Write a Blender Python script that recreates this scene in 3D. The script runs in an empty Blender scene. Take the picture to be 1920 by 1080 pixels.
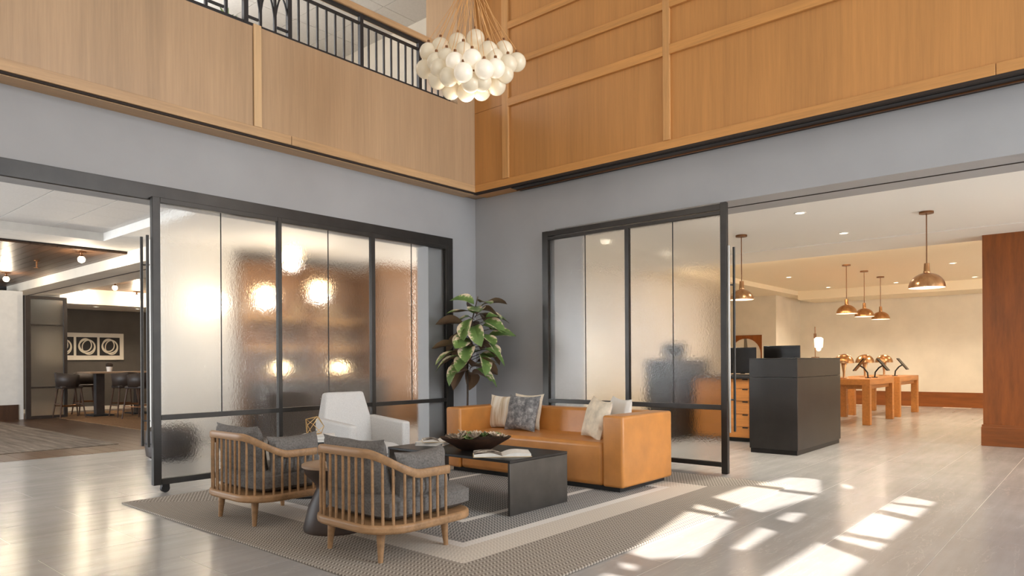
import bpy, bmesh, math, random
from mathutils import Vector, Matrix
random.seed(7)
PI = math.pi
scn = bpy.context.scene
COL = scn.collection

# ------------------------------------------------------------------ camera
F_PX, HY, YAW, ROLL, CAM_Z = 1306.4, 678.4, math.radians(40.8), math.radians(-0.36), 1.1
cd = bpy.data.cameras.new('camera'); cam = bpy.data.objects.new('camera', cd); COL.objects.link(cam)
cd.sensor_fit = 'HORIZONTAL'; cd.sensor_width = 36.0; cd.lens = F_PX / 1920 * 36
cd.shift_y = (HY - 540) / 1920; cd.clip_start = 0.05; cd.clip_end = 200
fw = Vector((-math.sin(YAW), math.cos(YAW), 0)); r0 = Vector((math.cos(YAW), math.sin(YAW), 0)); zz = Vector((0, 0, 1))
rt = r0 * math.cos(ROLL) + zz * math.sin(ROLL); up = zz * math.cos(ROLL) - r0 * math.sin(ROLL)
mw = Matrix((rt, up, -fw)).transposed().to_4x4(); mw.translation = (0, 0, CAM_Z)
cam.matrix_world = mw
scn.camera = cam

# ------------------------------------------------------------------ world, sun, assumed daylight, added fill lamps, exposure
w = bpy.data.worlds.new('world'); scn.world = w; w.use_nodes = True
wn = w.node_tree.nodes; bg = wn['Background']
bg.inputs[0].default_value = (0.75, 0.87, 1.0, 1); bg.inputs[1].default_value = 0.9
SUN_D = Vector((-1.0, 0.52, -0.88))
sl = bpy.data.lights.new('sun', 'SUN'); sl.energy = 13.0; sl.angle = math.radians(0.35); sl.color = (1.0, 0.96, 0.9)
so = bpy.data.objects.new('sun', sl); COL.objects.link(so); so.rotation_euler = SUN_D.to_track_quat('-Z', 'Y').to_euler()
def area(name, loc, rot, sx, sy, e, col=(1, 1, 1), spread=180):
    l = bpy.data.lights.new(name, 'AREA'); l.shape = 'RECTANGLE'; l.size = sx; l.size_y = sy; l.energy = e; l.color = col
    l.spread = math.radians(spread)
    o = bpy.data.objects.new(name, l); COL.objects.link(o); o.location = loc; o.rotation_euler = rot
    return o
area('assumed_window_light', (4.3, 4.6, 3.3), (0, PI / 2, 0), 5.4, 3.6, 430, (0.84, 0.92, 1.0))  # unseen lamp for an assumed side window, none modelled in the wall
area('rear_fill_light', (-1.0, -4.7, 3.6), (PI / 2, 0, 0), 8.0, 5.0, 180, (0.98, 0.95, 0.92))  # fill lamp added before the solid rear wall, no window there
area('lounge_fill_light', (-11.5, -2.6, 1.6), (PI / 2, 0, 0), 7.0, 2.2, 480, (0.90, 0.95, 1.0))  # lamp added to brighten the lounge, no window behind it
area('balcony_daylight', (-9.7, 2.6, 5.4), (0, -PI / 2, 0), 1.6, 3.0, 150, (0.95, 0.97, 1.0))  # added lamp standing in for the bright balcony windows, none modelled
area('reception_ceiling_fill', (4.3, 12.8, 1.4), (0, PI / 2 + .95, 0), 2.2, 9.0, 440, (1.0, 0.95, 0.88))  # unseen lamp added and tilted up to brighten the reception ceiling
area('reception_front_fill', (4.3, 8.6, 1.2), (0, PI / 2 + .95, 0), 2.0, 2.6, 170, (0.95, 0.97, 1.0))  # another added lamp, lifts the front part of the reception ceiling
area('lounge_end_light', (-8.2, 8.5, 1.6), (PI / 2, 0, PI), 2.4, 2.2, 60, (1.0, 0.95, 0.88))  # area lamp added at the end wall, aimed into the lounge
area('reception_coffer_fill', (-.7, 11.13, 2.705), (PI / 2 + .25, 0, 0), 10.0, .05, 80, (1.0, .80, .52))  # lamp added at the coffer edge to brighten its ceiling, no fitting modelled
scn.view_settings.view_transform = 'Standard'
try: scn.view_settings.look = 'None'
except Exception: pass
scn.view_settings.exposure = 0.14; scn.view_settings.gamma = 1.0; scn.view_settings.use_curve_mapping = False

# ------------------------------------------------------------------ materials
M = {}
def S(c): return tuple(((x / 255) / 12.92 if x / 255 <= 0.04045 else ((x / 255 + 0.055) / 1.055) ** 2.4) for x in c) + (1,)
class N:
    def __init__(s, name):
        m = bpy.data.materials.new(name); m.use_nodes = True; s.m = m; s.t = m.node_tree; s.b = s.t.nodes['Principled BSDF']; M[name] = m
    def n(s, ty, **kw):
        x = s.t.nodes.new('ShaderNode' + ty)
        for k, v in kw.items():
            if k in x.inputs: x.inputs[k].default_value = v
            else: setattr(x, k, v)
        return x
    def l(s, a, b): s.t.links.new(a, b)
    def math(s, op, a, b=None, c=None):
        x = s.n('Math', operation=op)
        for i, v in enumerate((a, b, c)):
            if v is None: continue
            if isinstance(v, (int, float)): x.inputs[i].default_value = v
            else: s.l(v, x.inputs[i])
        return x.outputs[0]
    def set(s, **kw):
        for k, v in kw.items(): s.b.inputs[k.replace('_', ' ')].default_value = v
        return s
    def coords(s, kind='Object', scale=(1, 1, 1), rot=(0, 0, 0)):
        if kind == 'World': o = s.n('NewGeometry').outputs['Position']
        else: o = s.n('TexCoord').outputs[kind]
        mp = s.n('Mapping'); mp.inputs['Scale'].default_value = scale; mp.inputs['Rotation'].default_value = rot
        s.l(o, mp.inputs[0]); return mp.outputs[0]
    def noise(s, vec, scale=5, detail=4, rough=.55, dist=0):
        x = s.n('TexNoise'); x.inputs['Scale'].default_value = scale; x.inputs['Detail'].default_value = detail
        x.inputs['Roughness'].default_value = rough; x.inputs['Distortion'].default_value = dist
        s.l(vec, x.inputs['Vector']); return x.outputs[0]
    def ramp(s, fac, stops, interp='LINEAR'):
        x = s.n('ValToRGB'); r = x.color_ramp; r.interpolation = interp
        while len(r.elements) < len(stops): r.elements.new(0.5)
        for e, (p, c) in zip(r.elements, stops): e.position = p; e.color = c if len(c) == 4 else S(c)
        s.l(fac, x.inputs[0]); return x.outputs[0]
    def mix(s, fac, a, b, mode='MIX'):
        x = s.n('MixRGB', blend_type=mode)
        for i, v in ((0, fac), (1, a), (2, b)):
            if isinstance(v, (int, float)): x.inputs[i].default_value = v
            elif isinstance(v, tuple): x.inputs[i].default_value = v if len(v) == 4 else S(v)
            else: s.l(v, x.inputs[i])
        return x.outputs[0]
    def color(s, c): s.l(c, s.b.inputs['Base Color'])
    def bump(s, h, strength=.2, dist=.01):
        x = s.n('Bump'); x.inputs['Strength'].default_value = strength; x.inputs['Distance'].default_value = dist
        s.l(h, x.inputs['Height']); s.l(x.outputs[0], s.b.inputs['Normal'])
def plain(name, c, rough=.5, metal=0.0, spec=.5, var=0.0, vscale=8, bump=0.0, bscale=60, kind='Object'):
    k = N(name); k.set(Roughness=rough, Metallic=metal); k.b.inputs['Base Color'].default_value = S(c)
    k.b.inputs['Specular IOR Level'].default_value = spec
    v = k.coords(kind)
    if var:
        f = k.noise(v, vscale, 5)
        lo = tuple(max(0, x * (1 - var)) for x in c); hi = tuple(min(255, x * (1 + var)) for x in c)
        k.color(k.ramp(f, [(.3, lo), (.7, hi)]))
    if bump: k.bump(k.noise(v, bscale, 3), bump, .004)
    return k.m
def wood(name, c, axis='Z', rough=.42, contrast=.16, fine=60, kind='Object', spec=.4):
    k = N(name); k.set(Roughness=rough); k.b.inputs['Specular IOR Level'].default_value = spec
    sc = {'X': (.5, fine / 6, fine / 6), 'Y': (fine / 6, .5, fine / 6), 'Z': (fine / 6, fine / 6, .5)}[axis]
    v = k.coords(kind, sc)
    f1 = k.noise(v, 3.0, 8, .7); f2 = k.noise(v, .35, 3, .5, .6)
    f = k.math('ADD', k.math('MULTIPLY', f1, .6), k.math('MULTIPLY', f2, .4))
    a = tuple(x * (1 - contrast) for x in c); b = tuple(min(255, x * (1 + contrast * .7)) for x in c)
    k.color(k.ramp(f, [(.34, a), (.66, b)])); k.bump(f1, .05, .002)
    return k.m
def emit(name, c, e, rough=.4):
    k = N(name); k.set(Roughness=rough); k.b.inputs['Base Color'].default_value = S(c)
    k.b.inputs['Emission Color'].default_value = S(c); k.b.inputs['Emission Strength'].default_value = e
    return k.m
plain('plaster_gray', (162, 161, 161), .62, var=.025, vscale=1.3, bump=.05, bscale=30, kind='World')
plain('ceiling_white', (242, 238, 230), .8)
plain('ceiling_cream', (240, 226, 200), .8)
plain('white_paint', (225, 221, 214), .7, var=.02)
plain('cream_paint', (222, 212, 196), .7, var=.03, vscale=2)
plain('charcoal_paint', (84, 77, 70), .7, var=.05, vscale=3)
plain('steel_panel', (76, 73, 70), .34, .55, var=.08, vscale=6)
plain('steel_dark', (58, 55, 52), .38, .55, var=.08, vscale=6)
plain('steel_black', (34, 32, 31), .38, .4, var=.15, vscale=7)
plain('iron_rail', (46, 44, 44), .5, .3)
plain('desk_black', (44, 41, 39), .34, .2, var=.12, vscale=4)
plain('rubber', (22, 20, 20), .6)
plain('screen_black', (14, 11, 10), .25)
plain('grout', (206, 198, 188), .8)
plain('ceiling_tile_white', (208, 204, 199), .8, var=.02, vscale=40, bump=.1, bscale=120)
plain('dark_gap', (46, 34, 26), .8)
plain('leather_tan', (196, 130, 62), .34, var=.06, vscale=5, bump=.1, bscale=160)
plain('fabric_charcoal', (112, 108, 104), .9, var=.14, vscale=90, bump=.35, bscale=420, spec=.2)
plain('fabric_white', (214, 211, 207), .9, var=.04, vscale=120, bump=.25, bscale=420, spec=.2)
plain('cushion_cream', (222, 208, 186), .9, var=.08, vscale=14, bump=.5, bscale=60, spec=.2)
plain('brushed_steel', (150, 146, 140), .3, .9)
plain('ceramic_white', (228, 222, 214), .4)
plain('paper', (226, 221, 212), .8, var=.04, vscale=20)
plain('cover_tan', (196, 172, 132), .6)
plain('cover_white', (232, 228, 220), .5)
plain('gold_wire', (205, 172, 118), .3, .85)
plain('bowl_brown', (58, 38, 26), .55, var=.25, vscale=9, bump=.3, bscale=20)
plain('succulent_green', (122, 142, 88), .6, var=.2, vscale=20)
plain('succulent_pale', (186, 168, 146), .6, var=.2, vscale=20)
plain('soil', (52, 40, 30), .9, var=.2)
plain('stem_brown', (70, 58, 48), .8, var=.2)
plain('drum_wood', (54, 40, 31), .5, var=.2, vscale=5)
plain('drum_rim', (150, 122, 96), .5)
plain('leather_dark', (52, 42, 36), .5, var=.1)
plain('lens_white', (240, 238, 230), .4)
wood('oak_panel', (190, 133, 74), 'Z', .40, .08, 90, 'World')  # same oak as the left wall, warm light painted in as orange
wood('oak_daylit', (184, 152, 118), 'Z', .36, .07, 90, 'World')  # same oak as the right wall, window light painted into the paler tone
wood('oak_trim_x', (200, 142, 80), 'X', .38, .12, 60, 'World')
wood('oak_trim_y', (198, 160, 118), 'Y', .38, .12, 60, 'World')  # balcony side trim, paled by the same painted daylight
wood('oak_strip', (212, 176, 132), 'Z', .38, .08, 60, 'World')  # cover strips on the balcony front, daylight included in the tone
wood('oak_trim_z', (198, 146, 90), 'Z', .38, .12, 60, 'World')
wood('column_wood', (140, 78, 30), 'Z', .42, .2, 24, 'World')
wood('base_wood', (138, 78, 32), 'X', .45, .18, 24, 'World')
wood('chair_wood', (160, 124, 88), 'X', .45, .2, 60)
wood('drawer_wood', (198, 132, 68), 'X', .45, .14, 50)
wood('table_wood', (190, 126, 66), 'Y', .42, .14, 50)
wood('dark_plank', (84, 58, 38), 'X', .35, .3, 22, 'World')
wood('dark_floor', (84, 60, 42), 'X', .3, .2, 22, 'World')
wood('shelf_wood', (120, 84, 50), 'Y', .45, .2, 30, 'World')
wood('stool_wood', (74, 50, 34), 'Z', .5, .2, 30)
M['leather_tan'].node_tree.nodes['Principled BSDF'].inputs['Coat Weight'].default_value = .25; M['leather_tan'].node_tree.nodes['Principled BSDF'].inputs['Coat Roughness'].default_value = .4
k = N('copper'); k.set(Roughness=.28, Metallic=1.0); k.color(k.ramp(k.noise(k.coords('Object', (3, 3, .6)), 6, 3), [(.3, (172, 124, 84)), (.7, (208, 164, 120))]))
plain('cord_amber', (214, 160, 96), .4)
plain('bronze', (128, 88, 58), .35, .9)
# floor tile: warm grey stone, veins along Y, a little different on each tile
k = N('stone_tile'); k.set(Roughness=.23); k.b.inputs['Specular IOR Level'].default_value = .55
v = k.coords('World'); v2 = k.coords('World', (5.5, .55, 1), (0, 0, .12)); v3 = k.coords('World', (3.2, .5, 1), (0, 0, -.35))
f = k.math('ADD', k.math('MULTIPLY', k.noise(v, 1.1, 6, .6), .45), k.math('MULTIPLY', k.noise(v2, 1.6, 8, .65), .55))
base = k.ramp(f, [(.3, (157, 153, 149)), (.5, (169, 165, 161)), (.7, (181, 178, 174))])
vein = k.math('ABSOLUTE', k.math('SUBTRACT', k.noise(v3, 1.2, 6, .6, .5), .5))
base = k.mix(k.math('MULTIPLY', k.math('LESS_THAN', vein, .004), .3), base, (204, 196, 186))
oi = k.n('ObjectInfo')
base = k.mix(k.math('MULTIPLY', oi.outputs['Random'], .12), base, (150, 142, 134))
k.color(base); k.l(k.math('ADD', k.math('MULTIPLY', f, .16), .14), k.b.inputs['Roughness'])
# textured (rain) glass of the sliding doors
def rain_glass(name, rough, tint):
    k = N(name); k.set(Roughness=rough, IOR=1.3); k.b.inputs['Transmission Weight'].default_value = 1.0
    k.b.inputs['Base Color'].default_value = tint
    v = k.coords('Object', (1, 1, .75)); k.bump(k.noise(v, 60, 3, .6), .34, .004)
rain_glass('rain_glass', .11, (.93, .93, .92, 1)); rain_glass('frosted_glass', .45, (.93, .9, .84, 1))
# rug: concentric braided bands
RX0, RX1, RY0, RY1 = -5.92, -2.13, 2.14, 6.2
k = N('braided_rug'); k.set(Roughness=.95); k.b.inputs['Specular IOR Level'].default_value = .15
sx = k.n('SeparateXYZ'); k.l(k.n('TexCoord').outputs['Object'], sx.inputs[0])
hx, hy = (RX1 - RX0) / 2, (RY1 - RY0) / 2
ax = k.math('SUBTRACT', hx, k.math('ABSOLUTE', sx.outputs[0])); ay = k.math('SUBTRACT', hy, k.math('ABSOLUTE', sx.outputs[1]))
d = k.math('MINIMUM', ax, ay); isx = k.math('LESS_THAN', ax, ay)
al = k.math('ADD', k.math('MULTIPLY', isx, sx.outputs[1]), k.math('MULTIPLY', k.math('SUBTRACT', 1.0, isx), sx.outputs[0]))
row = k.math('ABSOLUTE', k.math('SUBTRACT', k.math('FRACT', k.math('DIVIDE', d, .05)), .5))
st = k.math('FRACT', k.math('ADD', k.math('DIVIDE', al, .028), k.math('MULTIPLY', row, 1.6)))
strand = k.math('LESS_THAN', st, .48)
ends = .0
band = lambda c: k.ramp(k.math('DIVIDE', d, 2.0), c, 'CONSTANT')
lo = band([(0, (128, 118, 108)), (.2625, (196, 186, 172)), (.3825, (216, 211, 204)), (.42, (104, 103, 102)), (.6075, (214, 209, 202)), (.6375, (106, 105, 104))])
hi = band([(0, (186, 177, 164)), (.2625, (218, 209, 196)), (.3825, (230, 226, 219)), (.42, (178, 175, 170)), (.6075, (230, 226, 219)), (.6375, (178, 175, 170))])
k.color(k.mix(strand, lo, hi)); k.bump(k.math('SUBTRACT', .5, k.math('ABSOLUTE', k.math('SUBTRACT', st, .5))), .4, .004)
# striped carpet of the lounge
k = N('striped_carpet'); k.set(Roughness=.95); k.b.inputs['Specular IOR Level'].default_value = .1
k.color(k.ramp(k.noise(k.coords('World', (.4, 6, 1)), 2.2, 6, .7), [(.35, (104, 94, 84)), (.55, (134, 122, 110)), (.7, (164, 152, 138))]))
plain('dining_carpet', (128, 100, 74), .95, var=.1, vscale=30, kind='World', spec=.1)
# woven grey velvet pillow, striped cream pillow
k = N('velvet_gray'); k.set(Roughness=.85); k.color(k.ramp(k.noise(k.coords('Object', (1, 1, 1)), 16, 7, .75), [(.36, (82, 82, 84)), (.5, (122, 121, 121)), (.64, (176, 173, 170))]))
k = N('striped_cream'); k.set(Roughness=.9); k.color(k.ramp(k.noise(k.coords('Object', (14, 1, .8)), 2.0, 5, .6, .4), [(.36, (188, 164, 126)), (.48, (222, 208, 186)), (.66, (234, 226, 212))])); k.bump(k.noise(k.coords('Object', (14, 1, .8)), 2.0, 5), .4, .01)
# variegated leaf: green heart, cream margin, brown underside
k = N('ficus_leaf'); k.set(Roughness=.38)
sx = k.n('SeparateXYZ'); k.l(k.n('TexCoord').outputs['Object'], sx.inputs[0])
edge = k.math('ADD', k.math('MULTIPLY', k.math('ABSOLUTE', sx.outputs[0]), 8.0), k.math('MULTIPLY', k.math('SUBTRACT', k.noise(k.coords('Object'), 22, 4, .6), .5), 1.3))
g = k.ramp(edge, [(.3, (104, 132, 70)), (.5, (140, 162, 94)), (.62, (234, 214, 182))])
bf = k.n('NewGeometry').outputs['Backfacing']
k.color(k.mix(bf, g, (118, 94, 72)))
k = N('art_print'); k.set(Roughness=.6)   # white looping brush strokes on black
v = k.coords('Object')
def ring(cx, cy, rx, ry, w):
    s_ = k.n('SeparateXYZ'); k.l(v, s_.inputs[0])
    a = k.math('DIVIDE', k.math('SUBTRACT', s_.outputs[1], cx), rx); b = k.math('DIVIDE', k.math('SUBTRACT', s_.outputs[2], cy), ry)
    rr = k.math('SQRT', k.math('ADD', k.math('MULTIPLY', a, a), k.math('MULTIPLY', b, b)))
    return k.math('LESS_THAN', k.math('ABSOLUTE', k.math('SUBTRACT', rr, 1.0)), w)
mk = k.math('MAXIMUM', k.math('MAXIMUM', ring(0, .0, .17, .16, .1), ring(-.03, .03, .13, .15, .1)), ring(.04, -.02, .14, .17, .08))
k.color(k.mix(mk, (30, 26, 23), (214, 203, 182)))
k = N('open_page_photo'); k.set(Roughness=.7); k.color(k.ramp(k.noise(k.coords('Object'), 16, 4), [(.42, (58, 48, 40)), (.52, (150, 138, 122)), (.6, (206, 198, 186))]))
emit('bulb_warm', (255, 222, 170), 11.0)
emit('bulb_globe', (255, 226, 182), 9.0)
emit('downlight_glow', (255, 240, 214), 7.0)
emit('shade_inner', (255, 240, 214), 2.2)
emit('globe_frost', (226, 211, 184), .09, .25)
emit('globe_lit', (240, 228, 208), .22, .25)
emit('lamp_glass', (255, 240, 216), 1.3, .3)
emit('shelf_glow', (255, 196, 110), 2.0)

# ------------------------------------------------------------------ mesh helpers
class MB:
    def __init__(s): s.v = []; s.f = []; s.mi = []; s.cur = 0
    def add(s, vs, fs):
        o = len(s.v); s.v += [tuple(p) for p in vs]; s.f += [tuple(i + o for i in q) for q in fs]; s.mi += [s.cur] * len(fs); return s
    def box(s, x0, x1, y0, y1, z0, z1):
        return s.add([(x0, y0, z0), (x1, y0, z0), (x1, y1, z0), (x0, y1, z0), (x0, y0, z1), (x1, y0, z1), (x1, y1, z1), (x0, y1, z1)],
                     [(0, 3, 2, 1), (4, 5, 6, 7), (0, 1, 5, 4), (1, 2, 6, 5), (2, 3, 7, 6), (3, 0, 4, 7)])
    def tube(s, pts, r, n=8, cap=True):
        pts = [Vector(p) for p in pts]; rs = r if isinstance(r, (list, tuple)) else [r] * len(pts); rings = []
        ref = None
        for i, p in enumerate(pts):
            t = (pts[min(i + 1, len(pts) - 1)] - pts[max(i - 1, 0)]).normalized()
            a = Vector((0, 0, 1)) if abs(t.z) < .9 else Vector((1, 0, 0))
            if ref is not None:
                a = ref
            u = (a - t * a.dot(t)).normalized(); ref = u; q = t.cross(u)
            rings.append([p + (u * math.cos(2 * PI * j / n) + q * math.sin(2 * PI * j / n)) * rs[i] for j in range(n)])
        vs = [x for R in rings for x in R]; fs = []
        for i in range(len(pts) - 1):
            for j in range(n): fs.append((i * n + j, i * n + (j + 1) % n, (i + 1) * n + (j + 1) % n, (i + 1) * n + j))
        if cap: fs += [tuple(range(n - 1, -1, -1)), tuple(range((len(pts) - 1) * n, len(pts) * n))]
        return s.add(vs, fs)
    def lathe(s, prof, n=24, c=(0, 0, 0)):
        vs = []; fs = []
        for r, z in prof:
            for j in range(n): vs.append((c[0] + r * math.cos(2 * PI * j / n), c[1] + r * math.sin(2 * PI * j / n), c[2] + z))
        for i in range(len(prof) - 1):
            for j in range(n): fs.append((i * n + j, i * n + (j + 1) % n, (i + 1) * n + (j + 1) % n, (i + 1) * n + j))
        if prof[0][0] > 1e-6: fs.append(tuple(range(n - 1, -1, -1)))
        if prof[-1][0] > 1e-6: fs.append(tuple(range((len(prof) - 1) * n, len(prof) * n)))
        return s.add(vs, fs)
    def sphere(s, c, r, n=16, m=10, sz=1.0):
        return s.lathe([(max(1e-7, r * math.sin(PI * i / m)), -r * sz * math.cos(PI * i / m)) for i in range(m + 1)], n, c)
    def prism(s, poly, z0, z1):
        n = len(poly)
        return s.add([(x, y, z0) for x, y in poly] + [(x, y, z1) for x, y in poly],
                     [tuple(range(n - 1, -1, -1)), tuple(range(n, 2 * n))] + [(i, (i + 1) % n, n + (i + 1) % n, n + i) for i in range(n)])
    def mesh(s, name):
        me = bpy.data.meshes.new(name); me.from_pydata(s.v, [], s.f); me.validate(); me.update(); return me
    def build(s, name, mat, parent=None, loc=None, rot=None, smooth=False, bevel=0, seg=2, weld=False):
        me = s.mesh(name)
        for m_ in (mat if isinstance(mat, (list, tuple)) else [mat]): me.materials.append(M[m_])
        if isinstance(mat, (list, tuple)) and len(me.polygons) == len(s.mi):
            for p, i in zip(me.polygons, s.mi): p.material_index = i
        o = link(name, me, parent, loc, rot)
        if smooth: smooth_mesh(me)
        if bevel:
            b = o.modifiers.new('bevel', 'BEVEL'); b.width = bevel; b.segments = seg; b.limit_method = 'ANGLE'; b.angle_limit = math.radians(40)
            smooth_mesh(me)
        return o
def smooth_mesh(me):
    for p in me.polygons: p.use_smooth = True
    try: me.set_sharp_from_angle(angle=math.radians(42))
    except Exception: pass
def link(name, me, parent=None, loc=None, rot=None):
    o = bpy.data.objects.new(name, me); COL.objects.link(o)
    if parent is not None: o.parent = parent
    if loc is not None: o.location = loc
    if rot is not None: o.rotation_euler = rot
    return o
def box(*a): return MB().box(*a)
def tag(o, label, cat, group=None):
    o['label'] = label; o['category'] = cat
    if group: o['group'] = group
    return o
def thing(name, label, cat, loc=(0, 0, 0), rz=0, group=None):
    o = bpy.data.objects.new(name, None); COL.objects.link(o); o.empty_display_size = .1
    o.location = loc; o.rotation_euler = (0, 0, rz)
    return tag(o, label, cat, group)
def struct(o, label=None):
    o['kind'] = 'structure'
    if label: o['label'] = label
    return o
def sempty(name):
    o = bpy.data.objects.new(name, None); COL.objects.link(o); return struct(o)
def copy_tree(o, parent=None):
    c = o.copy(); COL.objects.link(c); c.parent = parent
    for ch in list(o.children): copy_tree(ch, c)
    return c
def point(name, loc, e, col, r=.05, parent=None):
    l = bpy.data.lights.new(name, 'POINT'); l.energy = e; l.color = col; l.shadow_soft_size = r
    return link(name, l, parent, loc)
def spot(name, loc, e, col, ang=110, r=.04, parent=None, blend=.6):
    l = bpy.data.lights.new(name, 'SPOT'); l.energy = e; l.color = col; l.spot_size = math.radians(ang); l.spot_blend = blend; l.shadow_soft_size = r
    return link(name, l, parent, loc)
WARM = (1.0, .83, .62); SOFT = (1.0, .92, .80)

# ------------------------------------------------------------------ setting: floor
TW, TL, J = .547, 1.098, .0035
floor = struct(box(-9.512, 4.6, -5.0, 18.8, -.2, -.0008).build('floor', 'grout'))
tile_mesh = box(J / 2, TW - J / 2, J / 2, TL - J / 2, -.02, 0).mesh('floor_tile'); tile_mesh.materials.append(M['stone_tile'])
rest = MB(); cand = []
c40, s40 = math.cos(YAW), math.sin(YAW)
def in_view(x, y):
    dd = -x * s40 + y * c40
    if dd < .5: return None
    u = 960 + F_PX * (x * c40 + y * s40) / dd; vv = HY + F_PX * 1.1 / dd
    return (dd, u, vv)
ix0 = int(math.floor((-9.72 + .758) / TW)); ix1 = int(math.ceil((4.6 + .758) / TW))
for i in range(ix0, ix1 + 1):
    x = -.758 + i * TW
    for j in range(-13, 12):
        y = 7.26 + j * TL + (TL / 2 if i % 2 else 0)
        if y < -5 or y > 18.0: continue
        if x < -9.72 or x + TW > 4.6: continue
        if x < -6.75 and y > 8.5: continue
        q = in_view(x + TW / 2, y + TL / 2)
        if q and -140 < q[1] < 2060 and q[2] < 1260: cand.append((q[0], x, y))
        else: rest.box(x + J / 2, x + TW - J / 2, y + J / 2, y + TL - J / 2, -.02, 0)
cand.sort()
for n_, (dd, x, y) in enumerate(cand):
    if n_ < 300: link('floor_tile', tile_mesh, floor, (x, y, 0))
    else: rest.box(x + J / 2, x + TW - J / 2, y + J / 2, y + TL - J / 2, -.02, 0)
ro = rest.build('floor_tile', 'stone_tile', floor); ro['kind'] = 'stuff'
# lounge wood floor boards and carpets
lf = struct(box(-18.8, -9.515, -3, 8.6, -.2, -.004).build('floor', 'dark_floor'))
by = -3.0
while by < 8.6:
    box(-18.8, -9.515, by + .002, by + .178, -.02, 0).build('floor_board', 'dark_floor', lf); by += .18
lc = MB().box(-16.6, -10.365, -2.9, 3.715, 0, .008).build('carpet', 'striped_carpet'); tag(lc, 'grey brown carpet with fine stripes on the lounge floor at left', 'carpet')
dc = MB().box(-17.9, -10.4, 4.75, 6.4, 0, .008).build('carpet', 'dining_carpet'); tag(dc, 'plain brown carpet under the bar stools in the dining room', 'carpet')

# ------------------------------------------------------------------ setting: atrium walls
GX, GY, WZ, TOPZ = -6.23, 6.51, 3.2, 7.6
wl = MB().box(GX - .2, GX, -5, .2, 0, WZ).box(GX - .2, GX, .2, 5.685, 2.5, WZ).box(GX - .2, GX, 5.685, GY, 0, WZ)
wl = struct(wl.build('wall_left', 'plaster_gray'), 'smooth grey plaster wall over the wide lounge opening')
wr = MB().box(GX - .2, -4.95, GY, GY + .6, 0, WZ).box(-4.95, 1.6, GY, GY + .6, 2.651, WZ).box(1.6, 4.6, GY, GY + .6, 0, WZ)
wr = struct(wr.build('wall_right', 'plaster_gray'), 'grey plaster wall over the wide reception opening')
box(-4.95, 1.6, GY + .275, GY + .29, 2.645, 2.652).build('track_slot', 'dark_gap', wr)
# steel portal round the lounge opening
pt = sempty('trim_1'); pt['label'] = 'dark steel fascia and jamb around the lounge opening'
box(GX, GX + .03, -1.5, 6.073, 2.5, 2.634).build('fascia', 'steel_dark', pt, bevel=.003)
box(GX, GX + .03, 5.945, 6.073, 0, 2.5).build('jamb', 'steel_dark', pt, bevel=.003)
# wood cladding above: left (balcony front)
WX, WY = -6.03, 6.30
wa = sempty('wall_balcony'); wa['label'] = 'oak veneer balcony front with painted-in daylight above the grey wall at left'
ys = [-5.0, -2.8, -.68, 1.24, 3.335]
for a, b in zip(ys[:-1], ys[1:]):
    box(-6.43, WX, a + .003, b - .003, WZ + .004, 4.23).build('oak_panel', 'oak_daylit', wa)
box(-6.43, WX, 3.34, 6.0, WZ + .004, 4.24).build('oak_panel', 'oak_daylit', wa)
for y0, y1 in ((3.335, 3.41), (-.72, -.645)):
    box(WX, WX + .022, y0, y1, 3.3, 4.25).build('cover_strip', 'oak_strip', wa, bevel=.003)
for y0, y1 in ((-5, -1.2), (-1.195, 3.72), (3.725, WY)):
    box(WX, WX + .018, y0, y1, WZ + .012, 3.3).build('base_rail', 'oak_trim_y', wa, bevel=.003)
box(WX - .012, WX + .004, -5, WY, WZ - .006, WZ + .012).build('shadow_gap', 'dark_gap', wa)
box(GX, WX - .02, -5, WY, WZ - .012, WZ).build('soffit_board', 'oak_trim_y', wa)
# corner pier
wp = struct(box(-6.58, WX, 6.0, WY + .4, WZ + .004, TOPZ).build('wall_pier', 'oak_daylit'), 'tall oak clad corner pier behind the chandelier')
# wood cladding right
wb = sempty('wall_clad'); wb['label'] = 'oak panelled wall with painted-in warm light above the reception opening'
xs = [WX, -5.505, -3.3625, 2.0, 4.6]
zs = [WZ + .01, 4.2, 4.65, 5.11, 5.6, 6.6, TOPZ]
for i in range(len(xs) - 1):
    for j in range(len(zs) - 1):
        if i >= 2 and j in (1, 3): continue
        z1 = zs[j + 1]
        if i >= 2 and j in (0, 2): z1 = zs[j + 1]
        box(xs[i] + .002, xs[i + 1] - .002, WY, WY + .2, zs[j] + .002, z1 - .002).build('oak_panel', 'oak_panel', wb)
for i in range(2, len(xs) - 1):
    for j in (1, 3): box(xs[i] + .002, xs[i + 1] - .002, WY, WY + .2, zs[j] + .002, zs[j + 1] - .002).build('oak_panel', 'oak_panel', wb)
for x0, x1 in ((-5.55, -5.455), (-3.40, -3.325), (1.96, 2.04)):
    box(x0, x1, WY - .03, WY, 3.3, TOPZ).build('stile', 'oak_trim_z', wb, bevel=.003)
for z0, z1 in ((4.15, 4.245), (4.612, 4.69), (5.07, 5.155), (5.56, 5.64)):
    for x0, x1 in ((-5.455, -3.40), (-3.325, 1.96)):
        if z0 == 4.612 and x0 > -3.4: pass
        box(x0, x1, WY - .03, WY, z0, z1).build('rail', 'oak_trim_x', wb, bevel=.003)
for x0, x1 in ((WX, -.655), (-.65, 4.6)):
    box(x0, x1, WY - .018, WY, WZ + .012, 3.3).build('base_rail', 'oak_trim_x', wb, bevel=.003)
box(WX, 4.6, WY - .016, WY + .03, WZ - .012, WZ + .012).build('shadow_gap', 'dark_gap', wb)
box(WX, -5.46, WY + .03, GY, WZ - .012, WZ).build('soffit_board', 'oak_trim_x', wb)
box(-5.46, 4.6, WY + .03, WY + .13, WZ - .02, WZ).build('slot_diffuser', 'steel_black', wb)
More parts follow.
